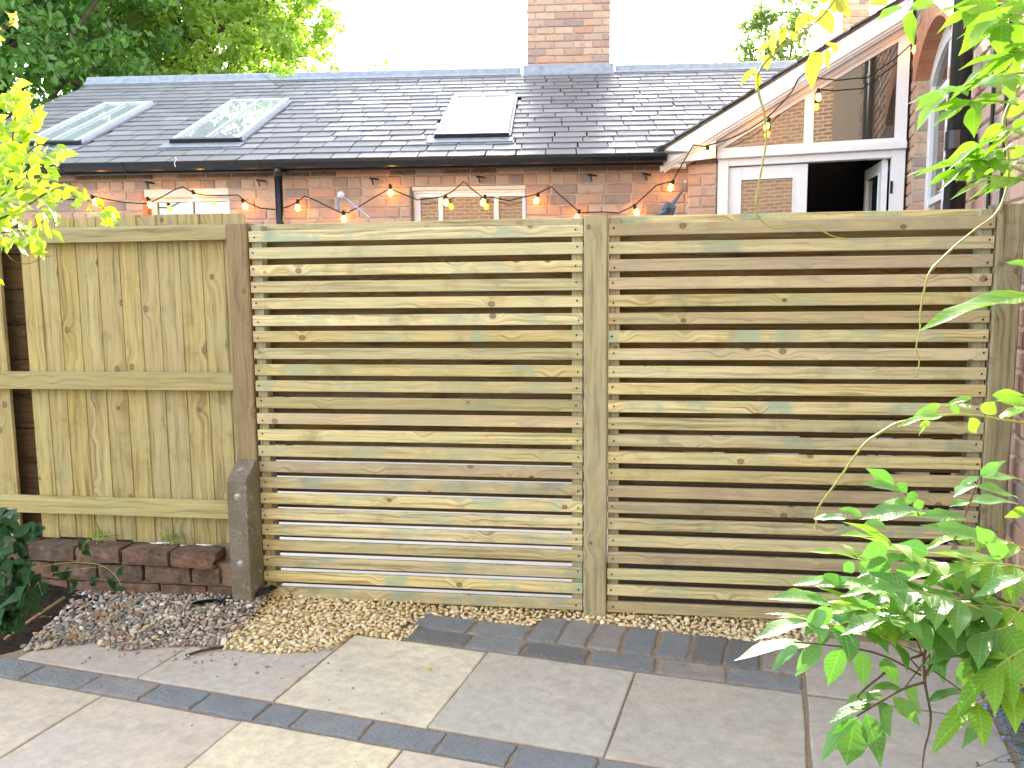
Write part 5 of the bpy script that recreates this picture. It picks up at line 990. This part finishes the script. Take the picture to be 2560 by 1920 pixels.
# concrete spur
sp = tag(empty('concrete_spur', FENCE_O, FENCE_A), 'short weathered concrete post with sloping top and two bolts', 'concrete post')
m_ = MB(); xa, xb = -1.283, -1.186
m_.prism([(-.148, -.1), (-.148, .606), (-.142, .615), (-.046, .684), (-.034, .684), (-.032, .676), (-.032, -.1)], xa + .004, xb - .004, 'x')
m_.prism([(-.143, -.1), (-.143, .602), (-.139, .608), (-.044, .679), (-.037, .679), (-.037, -.1)], xa, xb, 'x')
m_.build('shaft', M['concrete'], sp)
for (x, z) in ((-1.231, .538), (-1.233, .228)):
    m_ = MB(); m_.lathe([(.0, .0105), (.008, .0105), (.0115, .007), (.012, 0), (.017, 0), (.017, -.003)][::-1], 12)
    o = m_.build('bolt', M['steel'], sp); o.location = (x, -.150, z); o.rotation_euler = (R(90), 0, 0)
    m_ = MB(); m_.box(-.02, .02, -.0012, 0, -.022, .022); o2 = m_.build('rust_stain', M['screw'], sp) if False else None
# closeboard panel on the left
cb = tag(empty('closeboard_fence', FENCE_O, FENCE_A), 'yellow-green feather-edge board fence with three rails left of the brown post', 'fence')
seams = [-2.342,-2.272,-2.178,-2.078,-1.971,-1.860,-1.762,-1.668,-1.559,-1.445,-1.335,-1.232]
for i in range(len(seams) - 1):
    a_, b_ = seams[i] - .02, seams[i+1] + .002; lean = fq.uniform(-.003, .003)
    zb = .262 - .02 * i / 12 + fq.uniform(-.008, .006); zt = 1.808 + fq.uniform(-.004, .004)
    m_ = MB(); t0, t1 = .006, .005                         # thick edge on the left
    m_.add([(a_, .046 - t1, zb), (b_, .0415 - t0, zb), (b_, .046, zb), (a_, .046, zb), (a_ + lean, .046 - t1, zt), (b_ + lean, .0415 - t0, zt), (b_ + lean, .046, zt), (a_ + lean, .046, zt)], [(0,3,2,1),(4,5,6,7),(0,1,5,4),(1,2,6,5),(2,3,7,6),(3,0,4,7)])
    m_.build('feather_edge_board', M['board'], cb)
m_ = MB(); m_.box(-2.585, -2.469, .026, .044, .26, 1.80); m_.build('feather_edge_board', M['board'], cb)
m_ = MB(); m_.box(-2.70, -2.588, .024, .044, .26, 1.80); m_.build('feather_edge_board', M['board'], cb)
for k in range(3):
    m_ = MB(); m_.box(-2.82 - k * .115, -2.708 - k * .115, .024, .044, .26, 1.80); m_.build('feather_edge_board', M['board'], cb)
for (z0, z1, x1) in ((1.689, 1.75, -1.291), (1.004, 1.072, -1.291), (.397, .462, -1.291)):
    m_ = MB(); m_.prism([(-.022, z0), (-.022, z1 - .004), (-.018, z1), (.022, z1 + .012), (.022, z0)], 0, x1 + 3.1, 'x'); o = m_.build('rail', M['rail'], cb); o.location = (-3.1, 0, 0)
ob = MB()
old = tag(empty('old_fence', FENCE_O, FENCE_A), 'dark weathered older fence showing through the gap between the boards', 'fence')
for i in range(10):
    m_ = MB(); m_.box(0, 1.0, .12, .14, .1 + i * .172, .1 + i * .172 + .168, .003); o = m_.build('board', M['old_board'], old); o.location = (-3.2, 0, 0)
m_ = MB(); m_.box(-3.2, -2.2, .143, .16, .1, 1.80); m_.build('backing', M['old_board'], old)

# low brick wall under the closeboard
gw = tag(empty('garden_wall', FENCE_O, FENCE_A), 'low crumbling red brick wall under the closeboard fence', 'wall')
m_ = MB(); m_.box(-3.2, -1.31, -.085, .09, -.05, .20); m_.box(-1.42, -1.31, -.02, .09, .20, .262); m_.build('core', M['joint'], gw)
def old_brick(x0, x1, z0, z1, y, seed, rough_end=False):
    q = random.Random(seed); bm = bmesh.new(); bmesh.ops.create_cube(bm, size=1)
    bmesh.ops.subdivide_edges(bm, edges=bm.edges[:], cuts=3, use_grid_fill=True)
    for v in bm.verts:
        x, yy_, z = v.co; e = sum(abs(abs(c) - .5) < 1e-4 for c in (x, yy_, z))
        k = 1 - (.035 if e >= 2 else 0) - (.03 if e == 3 else 0)
        v.co = Vector((x * (1 - (1 - k) * .5) + q.uniform(-.012, .012), yy_ * k + q.uniform(-.025, .02), z * k + q.uniform(-.035, .035)))
        if rough_end and x > .2: v.co.x -= q.uniform(0, .12) * (1 if z < 0 else .2); v.co.z += q.uniform(-.08, .04)
        v.co = Vector(((x0 + x1) / 2 + v.co.x * (x1 - x0), y + .055 + v.co.y * .12, (z0 + z1) / 2 + v.co.z * (z1 - z0)))
    me = bpy.data.meshes.new('brick'); bm.to_mesh(me); bm.free(); me.materials.append(M['brick_old']); return link('brick', me, gw)
for i, (a_, b_) in enumerate(((-2.80,-2.56),(-2.55,-2.325),(-2.315,-2.075),(-2.068,-1.845),(-1.832,-1.60),(-1.588,-1.365))):
    old_brick(a_, b_, .196 - .004 * i + .012, .272 - .002 * i, -.125, i, i == 5)
for i, (a_, b_) in enumerate(((-2.68,-2.45),(-2.44,-2.21),(-2.2,-1.98),(-1.97,-1.745),(-1.735,-1.505),(-1.495,-1.36))): old_brick(a_, b_, .105, .183, -.105, 20 + i)
for i in range(6): old_brick(-2.6 + i * .235, -2.375 + i * .235, .015, .095, -.10, 40 + i)

# ------------------------------------------------------------------ string light, rope, strap
def pts(l): return [Vector((a * .001, b * .001, c * .001)) for a, b, c in l]
sl = tag(empty('string_light', (0, 0, 0)), 'string of lit amber bulbs on black cable along the brick wall and porch', 'string light')
m_ = MB(); m_.tube(pts(CABLE), .0055, 5); m_.build('cable', M['cable'], sl)
bulb_me = None
for p in pts(BULB):
    if bulb_me is None:
        m_ = MB(); m_.lathe([(.003, -.052), (.014, -.046), (.021, -.034), (.022, -.024), (.017, -.008), (.012, .006)], 12); bulb_me = m_.mesh('bulb', M['bulb'], True)
        m_ = MB(); m_.lathe([(.014, .004), (.015, .03), (.012, .045), (.006, .05)], 10); sock_me = m_.mesh('socket', M['cable'], True)
    o = link('bulb', bulb_me, sl); o.location = p; o.rotation_euler = (fq.uniform(-.2, .2), fq.uniform(-.45, .45), 0)
    link('socket', sock_me, o)
rp_ = tag(empty('washing_line', (0, 0, 0)), 'thin blue cord tied from a hook on the brick wall to the fence top', 'cord')
m_ = MB(); m_.tube([(-1.477, 7.267, 2.286), (-1.2, 6.0, 2.13), (-.62, 3.66, 1.772)], .0035, 5); m_.tube([(-1.477, 7.262, 2.28), (-1.50, 7.25, 2.22), (-1.495, 7.25, 2.15)], [.006, .009, .008], 5); m_.build('line', M['rope_blue'], rp_)
m_ = MB(); m_.lathe([(.0, 0), (.032, .0), (.03, .012), (.012, .02)], 10); o = m_.build('hook_plate', M['white'], rp_); o.location = (-1.477, 7.275, 2.29); o.rotation_euler = (R(90), 0, 0)
st_ = tag(empty('hammock_strap', (0, 0, 0)), 'knotted grey-blue strap hooked to the corner of the brick pier', 'strap')
a_, b_, c_ = Vector((1.487, 7.09, 2.335)), Vector((1.44, 7.0, 2.255)), Vector((1.26, 6.6, 2.075))
m_ = MB(); m_.tube([a_ + Vector((.012, 0, .03)), a_, b_ + Vector((.012, 0, .02)), b_ + Vector((-.012, 0, .03)), a_ + Vector((-.014, 0, .01)), a_ + Vector((.012, 0, .03))], .005, 5); m_.build('carabiner', M['steel'], st_)
m_ = MB(); m_.tube([b_, b_.lerp(c_, .5), c_], [.012, .016, .02], 6); m_.tube([c_ + Vector((-.05, 0, -.01)), c_ + Vector((-.02, -.02, .03)), c_ + Vector((.03, -.01, .01)), c_ + Vector((.02, .02, -.035)), c_ + Vector((-.03, 0, -.03))], [.025, .032, .03, .03, .02], 7)
for k in range(4): m_.tube([c_, c_ + Vector((-.10, -.1, -.055 - .012 * k)), c_ + Vector((-.26, -.3, -.10 - .035 * k))], .011, 5)
m_.build('webbing', M['strap'], st_)

# ------------------------------------------------------------------ leaves
def leaf_mesh(name, mat, wide, seed, tip=.15, wave=.05, droop=.16, fold=.22, seg=7):
    """leaf of length 1 along +x, upper face +z; midrib fold, wavy margin, drawn-out tip"""
    q = random.Random(seed); V = []; F = []
    ph = q.uniform(0, 6); am = wave * q.uniform(.6, 1.4)
    for i in range(seg + 1):
        t = i / seg
        w = wide / 2 * (math.sin(math.pi * t ** .78) ** (.85 if t < .45 else 1.15) if t < 1 else 0) * (1 - tip * max(0, t - .55) / .45)
        if t > .9: w *= .8
        z0 = -droop * t * t
        for j, s in enumerate((-1, -.5, 0, .5, 1)):
            zz = z0 + abs(s) * fold * w + am * w * 3 * math.sin(9 * t + ph + s) * (s * s)
            V.append((t, s * w + (.012 * math.sin(7 * t + ph)), zz))
    for i in range(seg):
        for j in range(4): F.append((i*5+j, (i+1)*5+j, (i+1)*5+j+1, i*5+j+1))
    me = bpy.data.meshes.new(name); me.from_pydata(V, [], F); me.materials.append(mat)
    me.polygons.foreach_set('use_smooth', [True] * len(F)); me.update(); return me
LEAF = {k: [leaf_mesh('leaf', M[m], w, i + 7, **kw) for i in range(5)] for k, m, w, kw in (
    ('wist', 'l_wist', .37, dict(seg=9)), ('lime', 'l_lime', .38, dict(seg=9)), ('bronze', 'l_bronze', .42, {}), ('shrub', 'l_shrub', .50, dict(tip=.1, wave=.07, droop=.12)),
    ('yellow', 'l_yellow', .6, dict(tip=.1)), ('bramble', 'l_bramble', .72, dict(tip=.1, wave=.04, droop=.1, fold=.15)), ('dry', 'l_dry', .5, dict(tip=.1, wave=.1)), ('weed', 'l_weed', .45, {}))}
WID = dict(wist=.345, lime=.37, bronze=.42, shrub=.5, yellow=.6, bramble=.72, dry=.5, weed=.45)
def put_leaf(parent, kind, base, tip, normal, width, q, name='leaf'):
    ax = tip - base; L = ax.length; ax.normalize(); n = normal - ax * normal.dot(ax)
    if n.length < 1e-4: n = ax.orthogonal()
    n.normalize(); y = n.cross(ax)
    m_ = Matrix((ax, y, n)).transposed().to_4x4() @ Matrix.Diagonal((L, width / WID[kind], L, 1))
    m_.translation = base
    o = link(name, q.choice(LEAF[kind]), parent); o.matrix_local = m_; return o
def put_list(parent, kind, lst, seed, pick=None):
    q = random.Random(seed)
    for r_ in lst:
        k = pick(r_, q) if pick else kind
        put_leaf(parent, k, Vector(r_[0:3]) * .001, Vector(r_[3:6]) * .001, Vector(r_[6:9]) * .01, r_[9] * .001, q)
def spray(parent, kind, rec, seed, length):
    """a pinnate leaf: pairs of leaflets along a drooping rachis, one at its end"""
    q = random.Random(seed); a_ = Vector(rec[0:3]) * .001; b_ = Vector(rec[3:6]) * .001; n = rec[6]
    d = (b_ - a_); up = Vector((0, 0, 1)); side = d.cross(up).normalized(); nrm = side.cross(d).normalized()
    mid = (a_ + b_) / 2 + up * d.length * .08
    cur = lambda t: a_ * (1 - t) ** 2 + mid * 2 * t * (1 - t) + b_ * t * t
    sm_ = MB(); sm_.tube([cur(i / 6) for i in range(7)], [.0016 - .0008 * i / 6 for i in range(7)], 5); sm_.build('leaf_stalk', M['green_stem'], parent, True)
    dn = d.normalized()
    for i in range(n):
        t = .28 + .66 * i / max(1, n - 1) if n > 1 else .6
        for s in (-1, 1):
            L = length * q.uniform(.75, 1.1) * (1 - .18 * abs(t - .6)); dirv = (dn * q.uniform(.35, .75) + side * s * q.uniform(.7, 1) + up * q.uniform(-.42, .22)).normalized()
            p = cur(t); put_leaf(parent, kind, p, p + dirv * L, (nrm + Vector((q.uniform(-.45, .45), q.uniform(-.45, .45), .5))).normalized(), L * q.uniform(.34, .42), q)
    L = length * 1.05; p = cur(1); put_leaf(parent, kind, p, p + (dn + up * q.uniform(-.5, 0)).normalized() * L, nrm, L * .4, q)
def stems(parent, mat, lst, taper=.5, scale=1.0):
    for s in lst:
        mb = MB()
        r0 = s[0] * 1e-5 * 1.3 * scale; P = pts(s[1:]); Q = []
        for i in range(len(P) - 1):                       # smooth the run with a Catmull-Rom spline
            p0, p1, p2, p3 = P[max(i-1, 0)], P[i], P[i+1], P[min(i+2, len(P)-1)]
            for k in range(4):
                t = k / 4; Q.append(.5 * ((2*p1) + (p2-p0)*t + (2*p0-5*p1+4*p2-p3)*t*t + (3*p1-p0-3*p2+p3)*t**3))
        Q.append(P[-1]); n = len(Q)
        mb.tube(Q, [r0 * (1 - (1 - taper) * i / n) for i in range(n)], 6); mb.build('stem', mat, parent, True)

wl_ = tag(empty('wisteria', (1.1, 1.3, 0)), 'glossy green wisteria spray leaning over the paving at lower right', 'wisteria')
wl_.location = (0, 0, 0)
stems(wl_, M['woody'], STEM_LOW, .6)
put_list(wl_, 'wist', WISTERIA_LOW, 1)
for i, r_ in enumerate(SPRAY_LOW): spray(wl_, 'lime' if r_[5] > 960 and i % 2 else 'wist', r_, 200 + i, .074)  # every second upper spray gets the lime colour of sunlit leaves
wh = tag(empty('wisteria', (0, 0, 0)), 'lime green wisteria hanging from the top right with trailing bare tendrils', 'wisteria')
stems(wh, M['green_stem'], STEM_HIGH[:6], .6)
put_list(wh, 'lime', WISTERIA_HIGH, 2)
for i, r_ in enumerate(SPRAY_HIGH): spray(wh, 'lime', r_, 300 + i, .060)
wb = tag(empty('wisteria_shoot', (0, 0, 0)), 'thin trailing wisteria shoot with bronze-yellow leaves in front of the porch', 'wisteria')
stems(wb, M['green_stem'], STEM_HIGH[6:], .45)
put_list(wb, 'bronze', WISTERIA_BRONZE, 3)
sh = tag(empty('shrub', (0, 0, 0)), 'lime-leaved shrub branch reaching in over the left of the fence', 'shrub')
stems(sh, M['woody'], SHRUB_STEM, .4, .9)
put_list(sh, 'shrub', SHRUB, 4)
put_list(sh, 'yellow', YELLOW, 5)
br = tag(empty('bramble', (0, 0, 0)), 'dark green bramble with arching stalks in the shady lower left corner', 'bramble')
stems(br, M['green_stem'], BRAMBLE_STEM, .5)
put_list(br, 'bramble', BRAMBLE, 6)

# lobelia in a pale trough at the lower right
pl = MB(); pl.prism([(2.44, -.6), (2.75, -.6), (2.75, .36), (2.44, .36)], -.02, .10, 'z'); pl.prism([(2.46, -.58), (2.73, -.58), (2.73, .34), (2.46, .34)], .1005, .101, 'z')
o = pl.build('planter', M['planter']); o.location = PATIO_O; o.rotation_euler = (0, 0, -R(PATIO_A)); tag(o, 'pale stone planter at the lower right corner under blue lobelia', 'planter')
lo = tag(empty('lobelia', PATIO_O, PATIO_A), 'blue lobelia with thread-like stems spilling over the dark paving blocks', 'flowers')
q = random.Random(15); sm = MB(); fol_v = []; fol_f = []
fm = MB()
for k in range(5):
    t = k * 1.256 + (.0 if k < 3 else .25); r1 = .0085 if k < 3 else .006
    c, s = math.cos(t), math.sin(t); n = len(fm.v)
    fm.v += [(0, 0, 0), (c * r1 * .6 - s * .003, s * r1 * .6 + c * .003, .002), (c * r1, s * r1, .0005), (c * r1 * .6 + s * .003, s * r1 * .6 - c * .003, .002)]; fm.f.append((n, n+1, n+2, n+3))
fme = fm.mesh('flower', M['flower'])
for i in range(95):
    bx, by = 2.53 + q.uniform(-.08, .1), .36 + q.uniform(-.28, .20); bz = .09
    ex, ey, ez = bx + q.uniform(-.2, .05), by + q.uniform(-.1, .22), max(.012, .1 + q.uniform(-.09, .06))
    mid = ((bx + ex) / 2, (by + ey) / 2, max(bz, ez) + .03); P = [(bx, by, bz), mid, (ex, ey, ez)]
    sm.tube(P, [.0014, .001, .0007], 4)
    o = link('flower', fme, lo); o.location = (ex, ey, ez + .003); o.rotation_euler = (q.uniform(-.8, .5), q.uniform(-.6, .6), q.uniform(0, 6)); o.scale = (q.uniform(.8, 1.25),) * 3
    for k in range(16):
        t = q.random() ** 1.4; x = bx + (ex - bx) * t; y = by + (ey - by) * t; z = (1-t)**2*bz + 2*t*(1-t)*mid[2] + t*t*ez; a_ = q.uniform(0, 6.28); L = q.uniform(.014, .03); n = len(fol_v)
        dx, dy = math.cos(a_) * L, math.sin(a_) * L
        fol_v += [(x, y, z), (x + dx * .5 - dy * .14, y + dy * .5 + dx * .14, z + .004), (x + dx, y + dy, z + q.uniform(-.004, .008)), (x + dx * .5 + dy * .14, y + dy * .5 - dx * .14, z + .004)]; fol_f.append((n, n+1, n+2, n+3))
sm.build('stem', M['dark_twig'], lo); np_mesh('foliage', fol_v, fol_f, M['lob_leaf'], lo)

# ------------------------------------------------------------------ trees beyond the roof
def tree(name, base, h, lobes, mat, seed, nleaf, leaf, label, cat, group=None, trunk_r=.16, density_hole=.0, droop=0.0):
    """trunk, limbs to each lobe, and a crown of many separate leaves gathered in clumps"""
    q = np.random.default_rng(seed); root = tag(empty(name, base), label, cat, group)
    t = MB(); top = Vector((lobes[0][0] * .3, lobes[0][1] * .3, h * .55))
    t.tube([(0, 0, -.1), (q.normal(0, .1), q.normal(0, .1), h * .25), top], [trunk_r, trunk_r * .75, trunk_r * .5], 8)
    for (x, y, z, r_) in lobes:
        c = Vector((x, y, z)); s = Vector((0, 0, h * .22)).lerp(top, q.uniform(.3, 1)); m_ = s.lerp(c, .5) + Vector((0, 0, -.15 * r_))
        t.tube([s, m_, c], [trunk_r * .4, trunk_r * .25, trunk_r * .1], 6)
        for k in range(7):
            d = Vector(q.normal(size=3)).normalized() * r_ * q.uniform(.6, .95); t.tube([m_.lerp(c, q.uniform(.2, 1)), c + d * .5 + Vector((0, 0, .05)), c + d], [trunk_r * .13, trunk_r * .08, trunk_r * .04], 4)
    t.build('trunk', M['bark'], root)
    tot = sum(l[3] ** 2 for l in lobes); C_ = []
    for (x, y, z, r_) in lobes:
        n = int(nleaf * r_ ** 2 / tot); nc = max(6, int(n / 34))
        d = q.normal(size=(nc, 3)); d /= np.linalg.norm(d, axis=1)[:, None]
        cc = np.array([x, y, z]) + d * r_ * (q.uniform(.35, 1.0, (nc, 1)) ** .6) * np.array([1, 1, .85])
        per = np.repeat(cc, n // nc, axis=0)
        off = q.normal(0, .14 * r_ ** .5, per.shape) * np.array([1, 1, .5]); off[:, 2] -= droop * np.abs(off[:, 0])
        C_.append(per + off)
    c = np.concatenate(C_); n = len(c)
    a = q.normal(size=(n, 3)) + np.array([0, 0, -.35]); a /= np.linalg.norm(a, axis=1)[:, None]
    u = q.normal(size=(n, 3)); b = np.cross(a, u); b /= np.linalg.norm(b, axis=1)[:, None]; w = np.cross(a, b)
    L = leaf * q.uniform(.6, 1.25, (n, 1)); W = L * .27
    V = np.stack([c, c + a * L * .5 + b * W + w * W * .35, c + a * L, c + a * L * .5 - b * W + w * W * .35], 1).reshape(-1, 3)
    F0 = np.arange(n)[:, None] * 4
    F = np.concatenate([F0 + np.array([[0, 1, 2]]), F0 + np.array([[0, 2, 3]])], 1).reshape(-1, 3)
    np_mesh('crown', V, F, mat, root)
    return root
G = 'trees beyond the slate roof'
def lob(n, seed, cx, cy, cz, sx, sy, sz, r0, r1):
    q = random.Random(seed); return [(q.gauss(cx, sx), q.gauss(cy, sy), q.gauss(cz, sz), q.uniform(r0, r1)) for _ in range(n)]
tree('broadleaf_tree', (-9.3, 14.5, 0), 11, lob(22, 1, 0, 0, 6.4, 1.6, .8, 1.4, .9, 1.4), M['l_dark'], 1, 28000, .16, 'dense mid-green tree at the far left above the roof end', 'tree', G, .16)
TB = [(x, q2, z, r_) for (x, q2, z, r_) in ((-2.0,0,5.6,.8),(-2.1,.3,6.9,.9),(-1.9,0,8.1,.9),(-1.1,-.3,5.2,.75),(-1.0,.2,6.2,.8),(-1.1,-.2,7.3,.85),(-.9,.3,8.4,.9),(-.1,0,5.4,.8),(0,-.3,6.4,.7),(.05,.2,7.4,.8),(0,0,8.6,.9),(.8,.2,5.3,.75),(.85,-.2,6.3,.7),(.9,.2,7.2,.75),(1.0,0,8.3,.8),(1.5,0,5.9,.6),(1.55,.1,6.8,.55),(1.6,-.1,7.6,.6),(1.3,0,4.7,.7),(-.5,.1,4.4,.8),(1.5,.1,8.5,.7))]
tree('broadleaf_tree', (-5.55, 17.0, 0), 13, TB, M['l_light'], 2, 25000, .15, 'airy yellow-green tree with sky showing through left of the chimney', 'tree', G, .09)
tree('broadleaf_tree', (-12.5, 17.5, 0), 14, lob(16, 3, 0, 0, 8.5, 1.7, 1.2, 2.6, 1.4, 2.1), M['l_dark'], 3, 22000, .2, 'tall dark tree standing behind the leftmost crown', 'tree', G, .25)
tree('broadleaf_tree', (-8.2, 18.9, 0), 12, lob(18, 6, 0, 0, 7.4, 1.3, .6, 1.6, 1.0, 1.5), M['l_dark'], 6, 26000, .18, 'shaded green tree between the airy tree and the leftmost crown', 'tree', G, .18)
tree('hedge_bush', (-8.4, 12.2, 0), 4.5, lob(12, 4, 0, 0, 2.9, 1.4, .4, .8, .7, 1.0), M['l_dark'], 4, 14000, .11, 'dark ivy-like bush beside the left gable end below the trees', 'bush', None, .08)
tree('broadleaf_tree', (6.75, 21.5, 0), 9, [(-.5, 0, 7.2, .6), (.3, 0, 7.0, .75), (.2, 0, 7.9, .65), (-.3, .2, 6.5, .8), (.6, 0, 6.4, .8), (-.75, 0, 7.9, .35), (.6, .1, 8.5, .5), (-.3, 0, 8.4, .35)], M['l_far'], 5, 5200, .15, 'pale hazy tree beyond the ridge right of the big chimney', 'tree', G, .1, droop=.5)
tree('sapling', (-1.66, 11.0, 0), 4.3, [(0, 0, 4.26, .12), (.1, 0, 4.2, .12), (-.12, 0, 4.28, .10), (.02, 0, 4.42, .08)], M['l_weed'], 7, 110, .075, 'thin pale sapling top peeping over the ridge left of the chimney', 'sapling', None, .012)
tree('roof_weed', (-2.735, 10.06, 3.98), .1, [(0, 0, .10, .07), (.07, 0, .08, .06), (-.06, 0, .11, .05)], M['l_weed'], 8, 240, .045, 'bright green weed tuft growing on the lead ridge', 'weed', None, .004)
for i, (x, s) in enumerate(((-2.03, .028), (-1.66, .022))):
    p = to_world(FENCE_O, FENCE_A, x, -.02, .27); tree('wall_weed', p, .03, [(0, 0, .02, s), (.03, 0, .015, s * .8)], M['l_weed'], 30 + i, 60, .02, ('small green weed on the low wall under the closest boards', 'tiny green moss tuft on the low wall near the concrete post')[i], 'weed', None, .002)

# ------------------------------------------------------------------ small things on the ground
def ground_at(x, y, z=0): return to_world(PATIO_O, PATIO_A, x, y, z)
def stick(name, a_, b_, r0, r1, mat, label):
    m_ = MB(); m_.tube([a_, a_.lerp(b_, .4) + Vector((0, .003, .004)), b_], [r0, (r0 + r1) / 2, r1], 6); o = m_.build(name, mat, smooth=True); return tag(o, label, 'stick')
stick('twig', ground_at(-.545, .205, .006), ground_at(-.44, .305, .012), .005, .006, M['dark_twig'], 'short dark twig lying on the slab at the gravel edge')
stick('stick', ground_at(-1.36, .085, .02), ground_at(-1.33, .37, .10), .006, .007, M['twig'], 'pale dry stick propped across the soil at lower left')
b_ = MB(); q = random.Random(19); nx, ny = 10, 5
for j in range(ny):
    for i in range(nx):
        x = -.80 + .28 * i / (nx - 1); y = .56 + .235 * i / (nx - 1) + (.05 + .09 * i / nx) * (j / (ny - 1) - .5)
        b_.v.append((x, y, .058 + .024 * math.sin(i * .9) * math.sin(j * 1.3 + 1) + .05 * (i / nx) ** 2 * math.sin(math.pi * j / (ny - 1)) + q.uniform(-.004, .004)))
for j in range(ny - 1):
    for i in range(nx - 1): b_.f.append((j*nx+i, j*nx+i+1, (j+1)*nx+i+1, (j+1)*nx+i))
o = b_.build('membrane_scrap', M['fabric'], smooth=True); o.location = PATIO_O; o.rotation_euler = (0, 0, -R(PATIO_A)); tag(o, 'black crumpled membrane scrap poking from the gravel at the concrete post', 'plastic scrap')
q = random.Random(27)
def fallen(x, y, L, kind, label, z=.004):
    p = ground_at(x, y, z); t = q.uniform(0, 6.28); d = Vector((math.cos(t), math.sin(t), .15)) * L
    o = put_leaf(None, kind, p, p + d, Vector((q.uniform(-.3, .3), q.uniform(-.3, .3), 1)), L * .5, q, 'fallen_leaf'); tag(o, label, 'leaf')
fallen(.445, .395, .028, 'yellow', 'small curled yellow leaf lying on the cream slab')
fallen(-.86, -.062, .026, 'lime', 'tiny green leaf lying on the dark paving block')
for i in range(20):
    x, y = q.gauss(-1.13, .10), q.gauss(.28, .10)
    o = put_leaf(None, 'dry', ground_at(x, y, .02 + max(0, y - .15) * .1), ground_at(x + q.uniform(-.06, .06), y + q.uniform(-.05, .05), .03 + max(0, y - .15) * .1), Vector((q.uniform(-.5, .5), q.uniform(-.5, .5), 1)), .026, q, 'fallen_leaf'); tag(o, 'dry brown leaf among the litter between soil and shingle', 'leaf', 'dry leaves by the soil edge')

q = random.Random(33); cv = []; cf = []
for i in range(90):
    x, y, r_ = q.uniform(-1.2, 2.0), q.uniform(-.7, .6), q.choice((.0012, .0016, .002, .003)); n = len(cv)
    for (a_, b_, c_) in ((-1, -.6, 0), (1, -.7, 0), (.8, .9, 0), (-.7, .8, 0), (.1, 0, 1.1)): cv.append((x + a_ * r_ * q.uniform(.7, 1.4), y + b_ * r_ * q.uniform(.7, 1.3), .001 + c_ * r_))
    cf += [(n, n+1, n+4), (n+1, n+2, n+4), (n+2, n+3, n+4), (n+3, n, n+4)]
o = np_mesh('crumbs', cv, cf, M['soil']); o.location = PATIO_O; o.rotation_euler = (0, 0, -R(PATIO_A)); tag(o, 'dark soil crumbs scattered over the paving slabs', 'crumbs', kind='stuff')
